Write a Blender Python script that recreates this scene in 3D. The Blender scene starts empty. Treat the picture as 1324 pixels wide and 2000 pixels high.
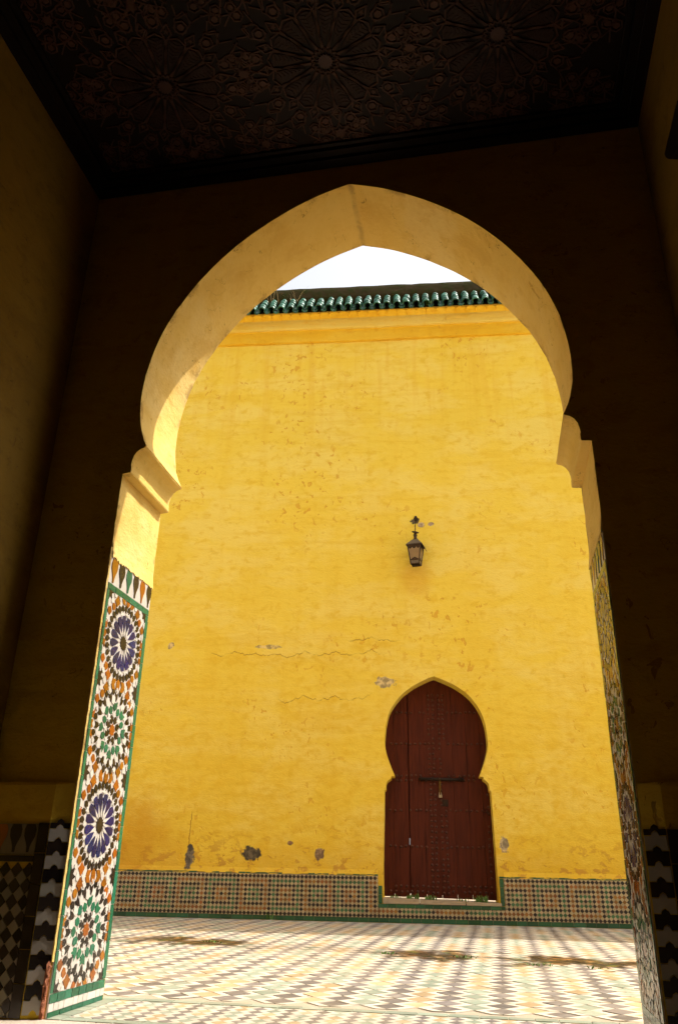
import bpy, math, random
from mathutils import Vector, Matrix, noise as mnoise
random.seed(7)
D = bpy.data
scene = bpy.context.scene
COL = scene.collection
PI = math.pi

# ------------------------------------------------------------------ camera
YAW, PITCH, ROLL = 0.190140749, 0.417449275, 0.0184356239
CAM = Vector((0, -3.767, 0.65))
fw = Vector((-math.sin(YAW)*math.cos(PITCH), math.cos(YAW)*math.cos(PITCH), math.sin(PITCH)))
r0 = Vector((math.cos(YAW), math.sin(YAW), 0)); u0 = r0.cross(fw)
rt = math.cos(ROLL)*r0 + math.sin(ROLL)*u0
up = -math.sin(ROLL)*r0 + math.cos(ROLL)*u0
cam = D.objects.new('camera', D.cameras.new('camera')); COL.objects.link(cam)
cam.data.sensor_fit = 'VERTICAL'; cam.data.sensor_height = 36; cam.data.lens = 36*1542.72/2000
cam.data.clip_start = 0.02; cam.data.clip_end = 3000
cam.matrix_world = Matrix(((rt.x, up.x, -fw.x, CAM.x), (rt.y, up.y, -fw.y, CAM.y), (rt.z, up.z, -fw.z, CAM.z), (0, 0, 0, 1)))
scene.camera = cam
FPX = 1542.72
def project(p):
    d = Vector(p) - CAM; z = d.dot(fw)
    return (FPX*d.dot(rt)/z + 662, -FPX*d.dot(up)/z + 1000, z)

# ------------------------------------------------------------------ light
SUN = Vector((0.66, 0.235, 1.0)).normalized()
world = D.worlds.new('World'); scene.world = world; world.use_nodes = True
nt = world.node_tree; nt.nodes.clear()
sky = nt.nodes.new('ShaderNodeTexSky'); sky.sky_type = 'NISHITA'; sky.sun_disc = False
sky.sun_elevation = math.asin(SUN.z); sky.sun_rotation = math.atan2(SUN.x, SUN.y)
sky.air_density = 1.0; sky.dust_density = 8.0; sky.ozone_density = 1.0; sky.altitude = 500
bg = nt.nodes.new('ShaderNodeBackground'); bg.inputs['Strength'].default_value = 0.135
out = nt.nodes.new('ShaderNodeOutputWorld')
hz = nt.nodes.new('ShaderNodeHueSaturation'); hz.inputs['Saturation'].default_value = 0.20   # thin white haze over the whole sky
nt.links.new(sky.outputs[0], hz.inputs['Color']); nt.links.new(hz.outputs[0], bg.inputs[0]); nt.links.new(bg.outputs[0], out.inputs[0])
sl = D.lights.new('sun', 'SUN'); sl.energy = 2.6; sl.angle = math.radians(0.53); sl.color = (1.0, 0.94, 0.84)
so = D.objects.new('sun', sl); COL.objects.link(so); so.location = SUN*30
so.rotation_euler = (-SUN).to_track_quat('-Z', 'Y').to_euler()
scene.view_settings.view_transform = 'Standard'; scene.view_settings.look = 'None'
scene.view_settings.exposure = 1.18; scene.view_settings.gamma = 1.0
scene.view_settings.use_curve_mapping = False
scene.render.engine = 'CYCLES'
scene.cycles.max_bounces = 6; scene.cycles.diffuse_bounces = 5; scene.cycles.glossy_bounces = 2; scene.cycles.transmission_bounces = 4
scene.cycles.caustics_reflective = False; scene.cycles.caustics_refractive = False
scene.cycles.sample_clamp_indirect = 6.0; scene.cycles.use_adaptive_sampling = True; scene.cycles.adaptive_threshold = 0.03

# ------------------------------------------------------------------ materials
class NT:
    def __init__(s, name):
        s.m = D.materials.new(name); s.m.use_nodes = True
        s.t = s.m.node_tree; s.t.nodes.clear()
        s.o = s.t.nodes.new('ShaderNodeOutputMaterial')
        s.b = s.t.nodes.new('ShaderNodeBsdfPrincipled')
        s.t.links.new(s.b.outputs[0], s.o.inputs[0])
    def n(s, typ, inp=None, **kw):
        nd = s.t.nodes.new(typ)
        for k, v in kw.items(): setattr(nd, k, v)
        for k, v in (inp or {}).items(): s.set(nd, k, v)
        return nd
    def set(s, nd, k, v):
        if isinstance(v, bpy.types.NodeSocket): s.t.links.new(v, nd.inputs[k])
        else: nd.inputs[k].default_value = v
    def math(s, op, a, b=0.0, clamp=False):
        nd = s.n('ShaderNodeMath', {0: a, 1: b}, operation=op); nd.use_clamp = clamp; return nd.outputs[0]
    def noise(s, vec, scale, detail=5, rough=0.55, dist=0.0):
        return s.n('ShaderNodeTexNoise', {'Vector': vec, 'Scale': scale, 'Detail': detail, 'Roughness': rough, 'Distortion': dist}).outputs[0]
    def map(s, vec, sc=(1, 1, 1), loc=(0, 0, 0)):
        return s.n('ShaderNodeMapping', {'Vector': vec, 'Scale': sc, 'Location': loc}).outputs[0]
    def step(s, v, a, b, lo=0.0, hi=1.0):
        return s.n('ShaderNodeMapRange', {0: v, 1: a, 2: b, 3: lo, 4: hi}, interpolation_type='SMOOTHSTEP').outputs[0]
    def mix(s, f, a, b, mode='MIX'):
        nd = s.n('ShaderNodeMix', data_type='RGBA', blend_type=mode)
        s.set(nd, 0, f)
        for k, v in ((6, a), (7, b)):
            s.set(nd, k, v if isinstance(v, bpy.types.NodeSocket) else (*v, 1.0))
        return nd.outputs[2]
    def coord(s): return s.n('ShaderNodeTexCoord').outputs['Object']
    def pos(s): return s.n('ShaderNodeNewGeometry').outputs['Position']
    def bump(s, h, strength, dist, prev=None):
        nd = s.n('ShaderNodeBump', {'Strength': strength, 'Distance': dist, 'Height': h})
        if prev is not None: s.set(nd, 'Normal', prev)
        return nd.outputs[0]
    def fin(s, col, rough=0.8, normal=None, spec=0.3):
        s.set(s.b, 'Base Color', col if isinstance(col, bpy.types.NodeSocket) else (*col, 1.0))
        s.set(s.b, 'Roughness', rough); s.set(s.b, 'Specular IOR Level', spec)
        if normal is not None: s.set(s.b, 'Normal', normal)
        return s.m

def plaster(name, base, dark, light, chip, chips=0.63, patches=(), extra=None, mott=1.0, crack=0.22, rich=True):
    s = NT(name); p = s.coord()
    big = s.noise(s.map(p, (0.55, 0.55, 1.25)), 1.5, 5, 0.62, 0.25)
    med = s.noise(s.map(p, (1, 1, 1.5)), 6.0, 5, 0.68, 0.3)
    fine = s.noise(s.map(p, (1, 1, 1.7)), 40, 2, 0.6)
    c = s.mix(s.math('MULTIPLY', s.step(big, 0.42, 0.62), 0.8*mott), base, light)
    c = s.mix(s.math('MULTIPLY', s.step(med, 0.50, 0.68), 0.60*mott), c, dark)
    c = s.mix(s.math('MULTIPLY', s.step(fine, 0.58, 0.74), 0.35*mott), c, dark)
    h = s.math('ADD', s.math('MULTIPLY', big, 0.8), s.math('MULTIPLY', med, 0.55))
    h = s.math('ADD', h, s.math('MULTIPLY', fine, 0.16))
    if rich:
        band = s.noise(s.map(p, (0.30, 0.30, 2.4), (3, 1, 7)), 2.4, 5, 0.70, 0.6)
        c = s.mix(s.math('MULTIPLY', s.step(band, 0.48, 0.70), 0.45*mott), c, dark)
        ver = s.noise(s.map(p, (1.5, 1.5, 0.12), (5, 3, 1)), 1.6, 4, 0.62)
        c = s.mix(s.math('MULTIPLY', s.step(ver, 0.48, 0.66), 0.24*mott), c, dark)
        gate = s.step(s.noise(s.map(p, (1, 1, 1), (9, 2, 4)), 0.9, 2), 0.48, 0.62)
        cn = s.noise(s.map(p, (1, 1, 0.75)), 11, 3, 0.6, 0.5)
        cm = s.math('MULTIPLY', s.step(cn, chips, chips+0.025), gate)
        c = s.mix(s.math('MULTIPLY', cm, 0.75), c, chip)
        h = s.math('SUBTRACT', h, s.math('MULTIPLY', cm, 0.15))
    if crack > 0:   # short hairline cracks
        ln = s.math('ABSOLUTE', s.math('SUBTRACT', s.noise(s.map(p, (1, 1, 1.8), (1, 8, 3)), 2.6, 4, 0.6, 0.4), 0.5))
        ck = s.math('MULTIPLY', s.step(ln, 0.0028, 0.0006), s.step(med, 0.50, 0.58))
        c = s.mix(s.math('MULTIPLY', ck, crack), c, tuple(x*0.35 for x in dark))
    if extra: c = extra(s, p, c, med)
    if patches: nz = s.noise(p, 13, 4, 0.62)
    for (x, z, rx, rz, col, seed) in patches:
        q = s.map(p, (1/rx, 0, 1/rz), (-x/rx, 0, -z/rz))
        dd = s.n('ShaderNodeVectorMath', {0: q}, operation='LENGTH').outputs['Value']
        dd = s.math('ADD', dd, s.math('MULTIPLY', s.math('SUBTRACT', nz, 0.5), 2.0))
        mk = s.step(dd, 1.02, 0.80)
        cc = s.mix(s.step(nz, 0.40, 0.62), tuple(x*0.55 for x in col), tuple(min(1, x*1.25) for x in col))
        c = s.mix(mk, c, cc)
    return s.fin(c, 0.88, s.bump(h, 0.8, 0.02), 0.2)

M = {}
YB, YD, YL = (0.83, 0.605, 0.070), (0.745, 0.475, 0.026), (0.84, 0.65, 0.140)
def wall_extra(s, p, c, med):
    x = s.n('ShaderNodeSeparateXYZ', {0: p}); X, Z = x.outputs[0], x.outputs[2]
    n1 = s.noise(s.map(p, (1, 0, 0)), 2.6, 6, 0.66); n2 = s.noise(p, 2.0, 5, 0.65)
    # long horizontal lips where one lift of plaster overlaps the next
    for (zc, x0, x1, amp) in ((3.27, -3.25, -0.62, 0.42), (3.46, -1.35, -0.5, 0.30), (2.66, -2.3, -0.85, 0.50)):
        dz = s.math('SUBTRACT', Z, s.math('ADD', zc - amp*0.5, s.math('MULTIPLY', n1, amp)))
        on = s.math('MULTIPLY', s.step(X, x0, x0+0.25), s.step(X, x1, x1-0.25))
        ln = s.math('MULTIPLY', s.math('MULTIPLY', s.step(dz, -0.014, -0.004), s.step(dz, 0.006, 0.0)), on)
        c = s.mix(s.math('MULTIPLY', ln, s.step(med, 0.38, 0.54, 0.15, 0.95)), c, (0.30, 0.15, 0.02))
        below = s.math('MULTIPLY', s.math('MULTIPLY', s.step(dz, 0.0, -0.01), s.step(dz, -0.30, -0.02)), on)
        c = s.mix(s.math('MULTIPLY', below, s.step(med, 0.36, 0.60, 0.05, 0.55)), c, YD)
    # stained foot of the wall above the tiles
    ft = s.math('MULTIPLY', s.step(s.math('ADD', Z, s.math('MULTIPLY', n2, 1.1)), 1.50, 1.05), 0.55)
    c = s.mix(ft, c, (0.68, 0.37, 0.03))
    lo = s.math('MULTIPLY', s.step(s.math('ADD', Z, s.math('MULTIPLY', n2, 3.0)), 5.2, 1.4), s.step(med, 0.34, 0.62, 0.25, 0.85))  # weaker skylight low on the wall painted as ochre, mottled like splash wear
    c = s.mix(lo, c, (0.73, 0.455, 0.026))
    pk = s.math('MULTIPLY', s.step(s.math('ADD', med, s.math('MULTIPLY', n2, 0.5)), 0.80, 0.85), s.step(Z, 1.15, 0.55))
    c = s.mix(s.math('MULTIPLY', pk, 0.7), c, (0.50, 0.24, 0.04))
    # run-off streaks below the cornice, damp area at the left foot, soft shadow painted under the lantern
    st = s.math('MULTIPLY', s.step(s.noise(s.map(p, (2.2, 1, 0.16)), 3.0, 4, 0.6), 0.50, 0.64), s.step(Z, 5.6, 8.3))
    c = s.mix(s.math('MULTIPLY', st, 0.3), c, (0.74, 0.42, 0.03))
    dl = s.math('MULTIPLY', s.step(s.math('ADD', X, n2), -2.7, -3.4), s.step(s.math('ADD', Z, s.math('MULTIPLY', n2, 0.7)), 1.85, 1.35))
    c = s.mix(s.math('MULTIPLY', dl, 0.6), c, (0.58, 0.27, 0.015))
    hl = s.n('ShaderNodeVectorMath', {0: s.map(p, (1/0.28, 0, 1/0.35), (0.29/0.28, 0, -4.35/0.35))}, operation='LENGTH').outputs['Value']
    hm = s.step(s.math('ADD', hl, s.math('MULTIPLY', med, 1.2)), 1.7, 0.9)
    c = s.mix(s.math('MULTIPLY', hm, 0.5), c, (0.68, 0.36, 0.02))
    vl = s.math('ABSOLUTE', s.math('ADD', s.math('SUBTRACT', X, -3.235), s.math('MULTIPLY', s.math('SUBTRACT', med, 0.5), 0.06)))
    vm = s.math('MULTIPLY', s.step(vl, 0.010, 0.002), s.math('MULTIPLY', s.step(Z, 1.25, 1.15), s.step(Z, 0.6, 0.7)))
    return s.mix(s.math('MULTIPLY', vm, 0.8), c, (0.35, 0.15, 0.02))
GREY = (0.16, 0.13, 0.09)
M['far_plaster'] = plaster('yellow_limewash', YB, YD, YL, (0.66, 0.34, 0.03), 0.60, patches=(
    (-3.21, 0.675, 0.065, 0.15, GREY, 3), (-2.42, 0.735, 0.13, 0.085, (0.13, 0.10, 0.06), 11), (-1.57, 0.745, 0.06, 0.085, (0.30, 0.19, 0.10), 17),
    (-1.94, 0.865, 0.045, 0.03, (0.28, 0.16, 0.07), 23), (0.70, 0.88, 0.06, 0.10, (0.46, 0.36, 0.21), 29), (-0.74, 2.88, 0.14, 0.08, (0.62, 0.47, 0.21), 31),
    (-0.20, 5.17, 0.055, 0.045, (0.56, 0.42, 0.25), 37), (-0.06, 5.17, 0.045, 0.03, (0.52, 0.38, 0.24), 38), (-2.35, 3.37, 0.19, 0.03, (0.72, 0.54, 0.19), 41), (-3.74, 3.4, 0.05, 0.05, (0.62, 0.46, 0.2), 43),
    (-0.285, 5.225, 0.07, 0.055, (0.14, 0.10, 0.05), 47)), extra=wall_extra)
def gate_extra(s, p, c, med):
    x = s.n('ShaderNodeSeparateXYZ', {0: p}); X, Y, Z = x.outputs
    n2 = s.noise(s.map(p, (1, 1, 1), (6, 1, 2)), 3.5, 5, 0.66)
    # grimy crease at the apex, handled edges, brownish washes
    cr = s.math('ABSOLUTE', s.math('ADD', s.math('SUBTRACT', X, -0.690), s.math('MULTIPLY', s.math('SUBTRACT', n2, 0.5), 0.05)))
    cm = s.math('MULTIPLY', s.math('MULTIPLY', s.step(cr, 0.030, 0.002), s.step(Z, 4.4, 4.5)), s.step(med, 0.36, 0.60, 0.2, 0.9))
    c = s.mix(s.math('MULTIPLY', cm, 0.6), c, (0.30, 0.19, 0.06))
    ed = s.math('MAXIMUM', s.step(Y, 0.50, 0.575), s.step(Y, 0.05, 0.0))
    em = s.math('MULTIPLY', ed, s.step(s.math('ADD', med, s.math('MULTIPLY', n2, 0.6)), 0.80, 0.95))
    c = s.mix(s.math('MULTIPLY', em, 0.65), c, (0.22, 0.13, 0.045))
    return s.mix(s.math('MULTIPLY', s.step(n2, 0.50, 0.66), 0.40), c, (0.60, 0.35, 0.065))
M['cove_plaster'] = plaster('pale_cove_limewash', (0.84, 0.66, 0.155), (0.78, 0.53, 0.06), (0.84, 0.69, 0.21), (0.66, 0.40, 0.05), 0.64, crack=0)
M['ochre_band'] = plaster('deep_ochre_limewash', (0.80, 0.485, 0.025), (0.70, 0.36, 0.014), (0.82, 0.55, 0.055), (0.66, 0.34, 0.03), 0.64, crack=0)
M['gate_plaster'] = plaster('cream_yellow_plaster', (0.74, 0.510, 0.140), (0.64, 0.395, 0.075), (0.77, 0.585, 0.24), (0.50, 0.29, 0.06), 0.66, extra=gate_extra, mott=0.75, crack=0.8)
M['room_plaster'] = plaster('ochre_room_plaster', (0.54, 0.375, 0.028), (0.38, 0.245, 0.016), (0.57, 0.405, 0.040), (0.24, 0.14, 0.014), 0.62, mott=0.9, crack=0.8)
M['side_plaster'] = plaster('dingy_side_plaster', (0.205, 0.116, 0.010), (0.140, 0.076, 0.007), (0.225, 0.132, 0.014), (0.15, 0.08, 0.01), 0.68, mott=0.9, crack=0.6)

def glaze(name, col, rough=0.10, var=0.22, wear=0.25, dull=None, spec=0.42):
    s = NT(name); p = s.pos()
    rnd = s.math('FRACT', s.math('ADD', s.n('ShaderNodeObjectInfo').outputs['Random'], s.n('ShaderNodeAttribute', attribute_name='rnd').outputs['Fac']))
    v = s.n('ShaderNodeHueSaturation', {'Color': (*col, 1)})
    s.set(v, 'Value', s.math('ADD', 1-var, s.math('MULTIPLY', rnd, 2*var)))
    s.set(v, 'Hue', s.math('ADD', 0.488, s.math('MULTIPLY', s.math('FRACT', s.math('MULTIPLY', rnd, 7.3)), 0.024)))
    c = v.outputs[0]
    nz = s.noise(p, 38, 5, 0.65)
    dull = dull or tuple(0.5*x + 0.5*0.30 for x in col)
    c = s.mix(s.math('MULTIPLY', s.step(nz, 0.55, 0.72), wear), c, dull)
    ch = s.step(s.noise(p, 95, 3, 0.6), 0.70, 0.72)
    c = s.mix(s.math('MULTIPLY', ch, wear), c, (0.42, 0.25, 0.14))
    rg = s.math('ADD', rough, s.math('MULTIPLY', nz, 0.18))
    return s.fin(c, rg, s.bump(s.noise(p, 26, 3), 0.25, 0.004), spec)
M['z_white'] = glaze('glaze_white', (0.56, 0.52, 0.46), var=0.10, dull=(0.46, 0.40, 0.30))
M['z_black'] = glaze('glaze_black', (0.016, 0.011, 0.009), var=0.5, wear=0.08, dull=(0.06, 0.05, 0.04))
M['z_blue'] = glaze('glaze_blue', (0.006, 0.009, 0.072), var=0.3, wear=0.05, dull=(0.04, 0.05, 0.13))
M['z_green'] = glaze('glaze_green', (0.012, 0.115, 0.056), var=0.25, wear=0.15, dull=(0.10, 0.24, 0.15))
M['z_orange'] = glaze('glaze_orange', (0.265, 0.082, 0.006), var=0.25, wear=0.15, dull=(0.30, 0.13, 0.03))
M['z_bed'] = glaze('tile_mortar', (0.52, 0.47, 0.40), rough=0.5, var=0.0, wear=0.4)
M['d_white'] = glaze('dado_white', (0.41, 0.330, 0.195), var=0.18, rough=0.3, dull=(0.34, 0.25, 0.13))
M['d_black'] = glaze('dado_black', (0.024, 0.014, 0.011), var=0.5, rough=0.3, wear=0.1, dull=(0.09, 0.06, 0.04))
M['d_green'] = glaze('dado_green', (0.045, 0.12, 0.045), var=0.35, rough=0.3, dull=(0.14, 0.17, 0.08))
M['d_orange'] = glaze('dado_orange', (0.23, 0.090, 0.014), var=0.35, rough=0.3, dull=(0.28, 0.14, 0.04))
M['d_kerb'] = glaze('dado_green_band', (0.022, 0.085, 0.036), var=0.35, rough=0.3, wear=0.2)
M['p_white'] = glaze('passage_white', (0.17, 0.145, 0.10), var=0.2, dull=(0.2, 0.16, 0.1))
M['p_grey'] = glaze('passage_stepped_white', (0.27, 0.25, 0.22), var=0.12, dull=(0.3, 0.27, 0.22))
M['d_bed'] = glaze('dado_mortar', (0.17, 0.125, 0.075), rough=0.7, var=0.0, wear=0.3)

def floor_mat(name, col, var=0.18):
    s = NT(name); p = s.pos()
    rnd = s.math('FRACT', s.math('ADD', s.n('ShaderNodeObjectInfo').outputs['Random'], s.n('ShaderNodeAttribute', attribute_name='rnd').outputs['Fac']))
    v = s.n('ShaderNodeHueSaturation', {'Color': (*col, 1)})
    s.set(v, 'Value', s.math('ADD', 1-var, s.math('MULTIPLY', rnd, 2*var)))
    c = v.outputs[0]
    wear = s.step(s.noise(p, 9, 6, 0.7), 0.48, 0.72)
    c = s.mix(s.math('MULTIPLY', wear, 0.42), c, (0.44, 0.375, 0.29))
    c = s.mix(s.math('MULTIPLY', s.step(s.noise(s.map(p, (1, 1, 1), (3, 9, 0)), 60, 3, 0.6), 0.55, 0.70), 0.35), c, (0.30, 0.25, 0.19))
    c = s.mix(s.math('MULTIPLY', s.step(s.noise(p, 1.1, 5, 0.6), 0.45, 0.68), 0.20), c, (0.50, 0.38, 0.24))
    # dirty, mossy water line across the courtyard
    q = s.n('ShaderNodeSeparateXYZ', {0: p}); X, Y = q.outputs[0], q.outputs[1]
    yc = s.math('ADD', s.math('ADD', 3.27, s.math('MULTIPLY', X, -0.11)), s.math('MULTIPLY', s.math('SUBTRACT', s.noise(s.map(p, (1, 0, 0)), 0.8, 3), 0.5), 1.5))
    dy = s.math('ABSOLUTE', s.math('SUBTRACT', Y, yc))
    br = s.noise(p, 1.7, 6, 0.7, 0.3)
    gt = s.math('MAXIMUM', s.math('MULTIPLY', s.step(X, -3.6, -2.9), s.step(X, -1.9, -2.3)), s.math('MULTIPLY', s.step(X, -1.2, -0.7, 0.25, 1.0), s.step(X, 2.6, 1.4)))
    dm = s.math('MULTIPLY', s.step(s.math('SUBTRACT', dy, s.math('MULTIPLY', s.math('SUBTRACT', br, 0.36), 2.6)), 0.10, -0.25), gt)
    bl = s.noise(s.map(p, (1, 1.5, 1)), 7, 5, 0.75)
    dirt = s.mix(s.step(bl, 0.47, 0.60), (0.06, 0.038, 0.018), (0.58, 0.33, 0.12))
    dirt = s.mix(s.step(s.noise(s.map(p, (1, 1, 1), (4, 4, 0)), 6, 3), 0.56, 0.64), dirt, (0.20, 0.26, 0.07))
    c = s.mix(dm, c, s.mix(1.0, c, dirt, 'MULTIPLY'))
    tr = s.math('MULTIPLY', s.step(s.math('SUBTRACT', dy, s.math('MULTIPLY', s.math('SUBTRACT', bl, 0.5), 0.5)), 0.05, 0.0), gt)
    c = s.mix(s.math('MULTIPLY', tr, 0.85), c, (0.055, 0.040, 0.018))
    sp = s.step(s.noise(s.map(p, (1, 1.6, 1), (7, 7, 0)), 4.5, 4, 0.7), 0.70, 0.74)
    c = s.mix(s.math('MULTIPLY', sp, 0.7), c, (0.10, 0.06, 0.03))
    return s.fin(c, s.math('ADD', 0.45, s.math('MULTIPLY', wear, 0.3)), s.bump(s.noise(p, 30, 4), 0.3, 0.004), 0.3)
M['f_white'] = floor_mat('floor_white', (0.59, 0.525, 0.425), 0.12)
M['f_gray'] = floor_mat('floor_grey', (0.165, 0.145, 0.137), 0.30)
M['f_green'] = floor_mat('floor_green', (0.255, 0.295, 0.225), 0.22)
M['f_ochre'] = floor_mat('floor_ochre', (0.425, 0.300, 0.165), 0.25)
M['f_bed'] = floor_mat('floor_mortar', (0.42, 0.35, 0.26), 0.0)
M['f_stone'] = floor_mat('passage_stone', (0.54, 0.45, 0.36), 0.08)

def simple(name, col, rough=0.6, metal=0.0, nscale=20, namt=0.5, col2=None, bump=0.3, bd=0.004, spec=0.3, stretch=(1, 1, 1)):
    s = NT(name); p = s.map(s.coord(), stretch)
    nz = s.noise(p, nscale, 6, 0.65, 0.2)
    c = s.mix(s.math('MULTIPLY', s.step(nz, 0.40, 0.68), namt), col, col2 or tuple(x*0.5 for x in col))
    s.set(s.b, 'Metallic', metal)
    return s.fin(c, rough, s.bump(nz, bump, bd), spec)
M['door_wood'] = simple('red_brown_paint', (0.084, 0.0155, 0.0062), 0.6, nscale=7, namt=0.85, col2=(0.044, 0.0075, 0.0034), spec=0.15, stretch=(5, 1, 0.35), bd=0.006, bump=0.5)
M['door_stud'] = simple('painted_iron_studs', (0.080, 0.026, 0.012), 0.45, nscale=60, spec=0.4)
M['iron'] = simple('dark_iron', (0.022, 0.016, 0.013), 0.5, 0.6, nscale=50, col2=(0.07, 0.035, 0.015))
M['rust_brass'] = simple('dull_brass', (0.13, 0.08, 0.02), 0.45, 0.7, nscale=60)
M['steel'] = simple('bright_steel', (0.60, 0.57, 0.52), 0.3, 0.9, nscale=60)
M['lamp_metal'] = simple('lantern_metal', (0.050, 0.032, 0.018), 0.5, 0.4, nscale=45, col2=(0.11, 0.06, 0.025))
M['lamp_tin'] = simple('lantern_tin', (0.20, 0.16, 0.11), 0.45, 0.5, nscale=35, col2=(0.10, 0.07, 0.04))
gl = NT('amber_glass'); gl.set(gl.b, 'Transmission Weight', 0.55); gl.set(gl.b, 'IOR', 1.3)
M['lamp_glass'] = gl.fin((0.62, 0.42, 0.20), 0.35, None, 0.5)
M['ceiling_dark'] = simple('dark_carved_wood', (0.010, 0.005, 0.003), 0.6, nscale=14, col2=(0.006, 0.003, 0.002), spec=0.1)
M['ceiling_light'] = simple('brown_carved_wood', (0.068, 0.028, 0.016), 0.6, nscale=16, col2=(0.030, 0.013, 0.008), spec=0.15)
M['ceiling_mid'] = simple('walnut_carved_wood', (0.050, 0.020, 0.013), 0.5, nscale=16, col2=(0.026, 0.012, 0.008), spec=0.15)
M['ceiling_petal'] = simple('blackened_carved_wood', (0.026, 0.011, 0.007), 0.6, nscale=16, col2=(0.015, 0.007, 0.005), spec=0.12)
M['brick'] = simple('crumbled_red_brick', (0.36, 0.13, 0.06), 0.9, nscale=30, col2=(0.16, 0.055, 0.03), bump=1.0, bd=0.02)
M['stone_sill'] = simple('worn_marble_sill', (0.40, 0.31, 0.20), 0.7, nscale=12, col2=(0.26, 0.19, 0.11))
M['moss'] = simple('mossy_mortar', (0.034, 0.024, 0.010), 0.95, nscale=7, namt=0.95, col2=(0.022, 0.025, 0.005), bump=1.0, bd=0.02, spec=0.03)
M['earth'] = simple('pale_dry_earth', (0.45, 0.36, 0.25), 0.95, nscale=2)
def leafmat(name, a, b):
    return simple(name, a, 0.6, nscale=25, col2=b, bump=0.0)
M['leaf'] = leafmat('weed_green', (0.10, 0.19, 0.03), (0.05, 0.10, 0.02))
M['straw'] = leafmat('dry_grass', (0.36, 0.28, 0.14), (0.2, 0.14, 0.06))
s = NT('green_roof_glaze'); p = s.pos()
rnd = s.math('FRACT', s.math('ADD', s.n('ShaderNodeObjectInfo').outputs['Random'], s.n('ShaderNodeAttribute', attribute_name='rnd').outputs['Fac']))
nz = s.noise(p, 18, 5, 0.6)
c = s.mix(rnd, (0.010, 0.075, 0.046), (0.04, 0.17, 0.11))
c = s.mix(s.math('MULTIPLY', s.step(nz, 0.52, 0.70), 0.6), c, (0.025, 0.032, 0.014))
M['roof_tile'] = s.fin(c, s.math('ADD', 0.20, s.math('MULTIPLY', nz, 0.35)), s.bump(nz, 0.5, 0.008), 0.45)

# ------------------------------------------------------------------ mesh helpers
class MB:
    def __init__(s): s.v = []; s.f = []; s.mi = []; s.r = []
    def face(s, idx, mi=0, r=0.0): s.f.append(idx); s.mi.append(mi); s.r.append(r)
    def add(s, verts, faces, mi=0, r=0.0):
        o = len(s.v); s.v.extend(verts)
        for f in faces: s.face([i+o for i in f], mi, r)
    def box(s, a, b, mi=0, r=0.0):
        x0, y0, z0 = a; x1, y1, z1 = b
        s.add([(x0, y0, z0), (x1, y0, z0), (x1, y1, z0), (x0, y1, z0), (x0, y0, z1), (x1, y0, z1), (x1, y1, z1), (x0, y1, z1)],
              [(0, 3, 2, 1), (4, 5, 6, 7), (0, 1, 5, 4), (1, 2, 6, 5), (2, 3, 7, 6), (3, 0, 4, 7)], mi, r)
    def prism(s, poly, h0, h1, fr, mi=0, r=0.0, inset=0.0, tilt=0.0):
        """poly: 2-D outline, fr maps (a, b, height) to 3-D; the top is inset a little"""
        n = len(poly); cx = sum(q[0] for q in poly)/n; cy = sum(q[1] for q in poly)/n
        tx, ty = random.uniform(-tilt, tilt), random.uniform(-tilt, tilt)
        lo = [fr(a, b, h0) for a, b in poly]; hi = []
        for a, b in poly:
            d = math.hypot(a-cx, b-cy) or 1; k = 1 - min(0.4, inset/d)
            hi.append(fr(cx+(a-cx)*k, cy+(b-cy)*k, h1 + tx*(a-cx) + ty*(b-cy)))
        s.add(lo+hi, [list(range(n, 2*n))] + [(i, (i+1) % n, n+(i+1) % n, n+i) for i in range(n)], mi, r)
    def tube(s, pts, rad, seg=8, mi=0, closed=False, cap=True):
        pts = [Vector(p) for p in pts]; n = len(pts); rings = []
        for i, p in enumerate(pts):
            if closed: t = pts[(i+1) % n]-pts[i-1]
            else: t = pts[min(i+1, n-1)]-pts[max(i-1, 0)]
            t.normalize(); a = t.orthogonal() if i == 0 else (a - a.dot(t)*t)
            a.normalize(); b = t.cross(a); R = rad[i] if isinstance(rad, (list, tuple)) else rad
            rings.append([tuple(p+R*(math.cos(2*PI*k/seg)*a+math.sin(2*PI*k/seg)*b)) for k in range(seg)])
        o = len(s.v)
        for rg in rings: s.v.extend(rg)
        for i in range(n if closed else n-1):
            j = (i+1) % n
            for k in range(seg): s.face([o+i*seg+k, o+i*seg+(k+1) % seg, o+j*seg+(k+1) % seg, o+j*seg+k], mi)
        if cap and not closed:
            s.face([o+k for k in range(seg)][::-1], mi); s.face([o+(n-1)*seg+k for k in range(seg)], mi)
    def lathe(s, prof, seg=16, mi=0, c=(0, 0, 0)):
        o = len(s.v)
        for r, z in prof:
            for k in range(seg): s.v.append((c[0]+r*math.cos(2*PI*k/seg), c[1]+r*math.sin(2*PI*k/seg), c[2]+z))
        for i in range(len(prof)-1):
            for k in range(seg): s.face([o+i*seg+k, o+i*seg+(k+1) % seg, o+(i+1)*seg+(k+1) % seg, o+(i+1)*seg+k], mi)
    def mesh(s, name, mats, smooth=False):
        me = D.meshes.new(name); me.from_pydata(s.v, [], s.f)
        if isinstance(mats, str): mats = [mats]
        for m in mats: me.materials.append(M[m])
        if len(mats) > 1: me.polygons.foreach_set('material_index', s.mi)
        if any(s.r):
            at = me.attributes.new('rnd', 'FLOAT', 'FACE'); at.data.foreach_set('value', s.r)
        me.update()
        if smooth: me.polygons.foreach_set('use_smooth', [True]*len(me.polygons))
        return me
    def build(s, name, mats, parent=None, smooth=False, stuff=False, loc=None):
        return link(name, s.mesh(name, mats, smooth), parent, stuff, loc)
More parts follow.
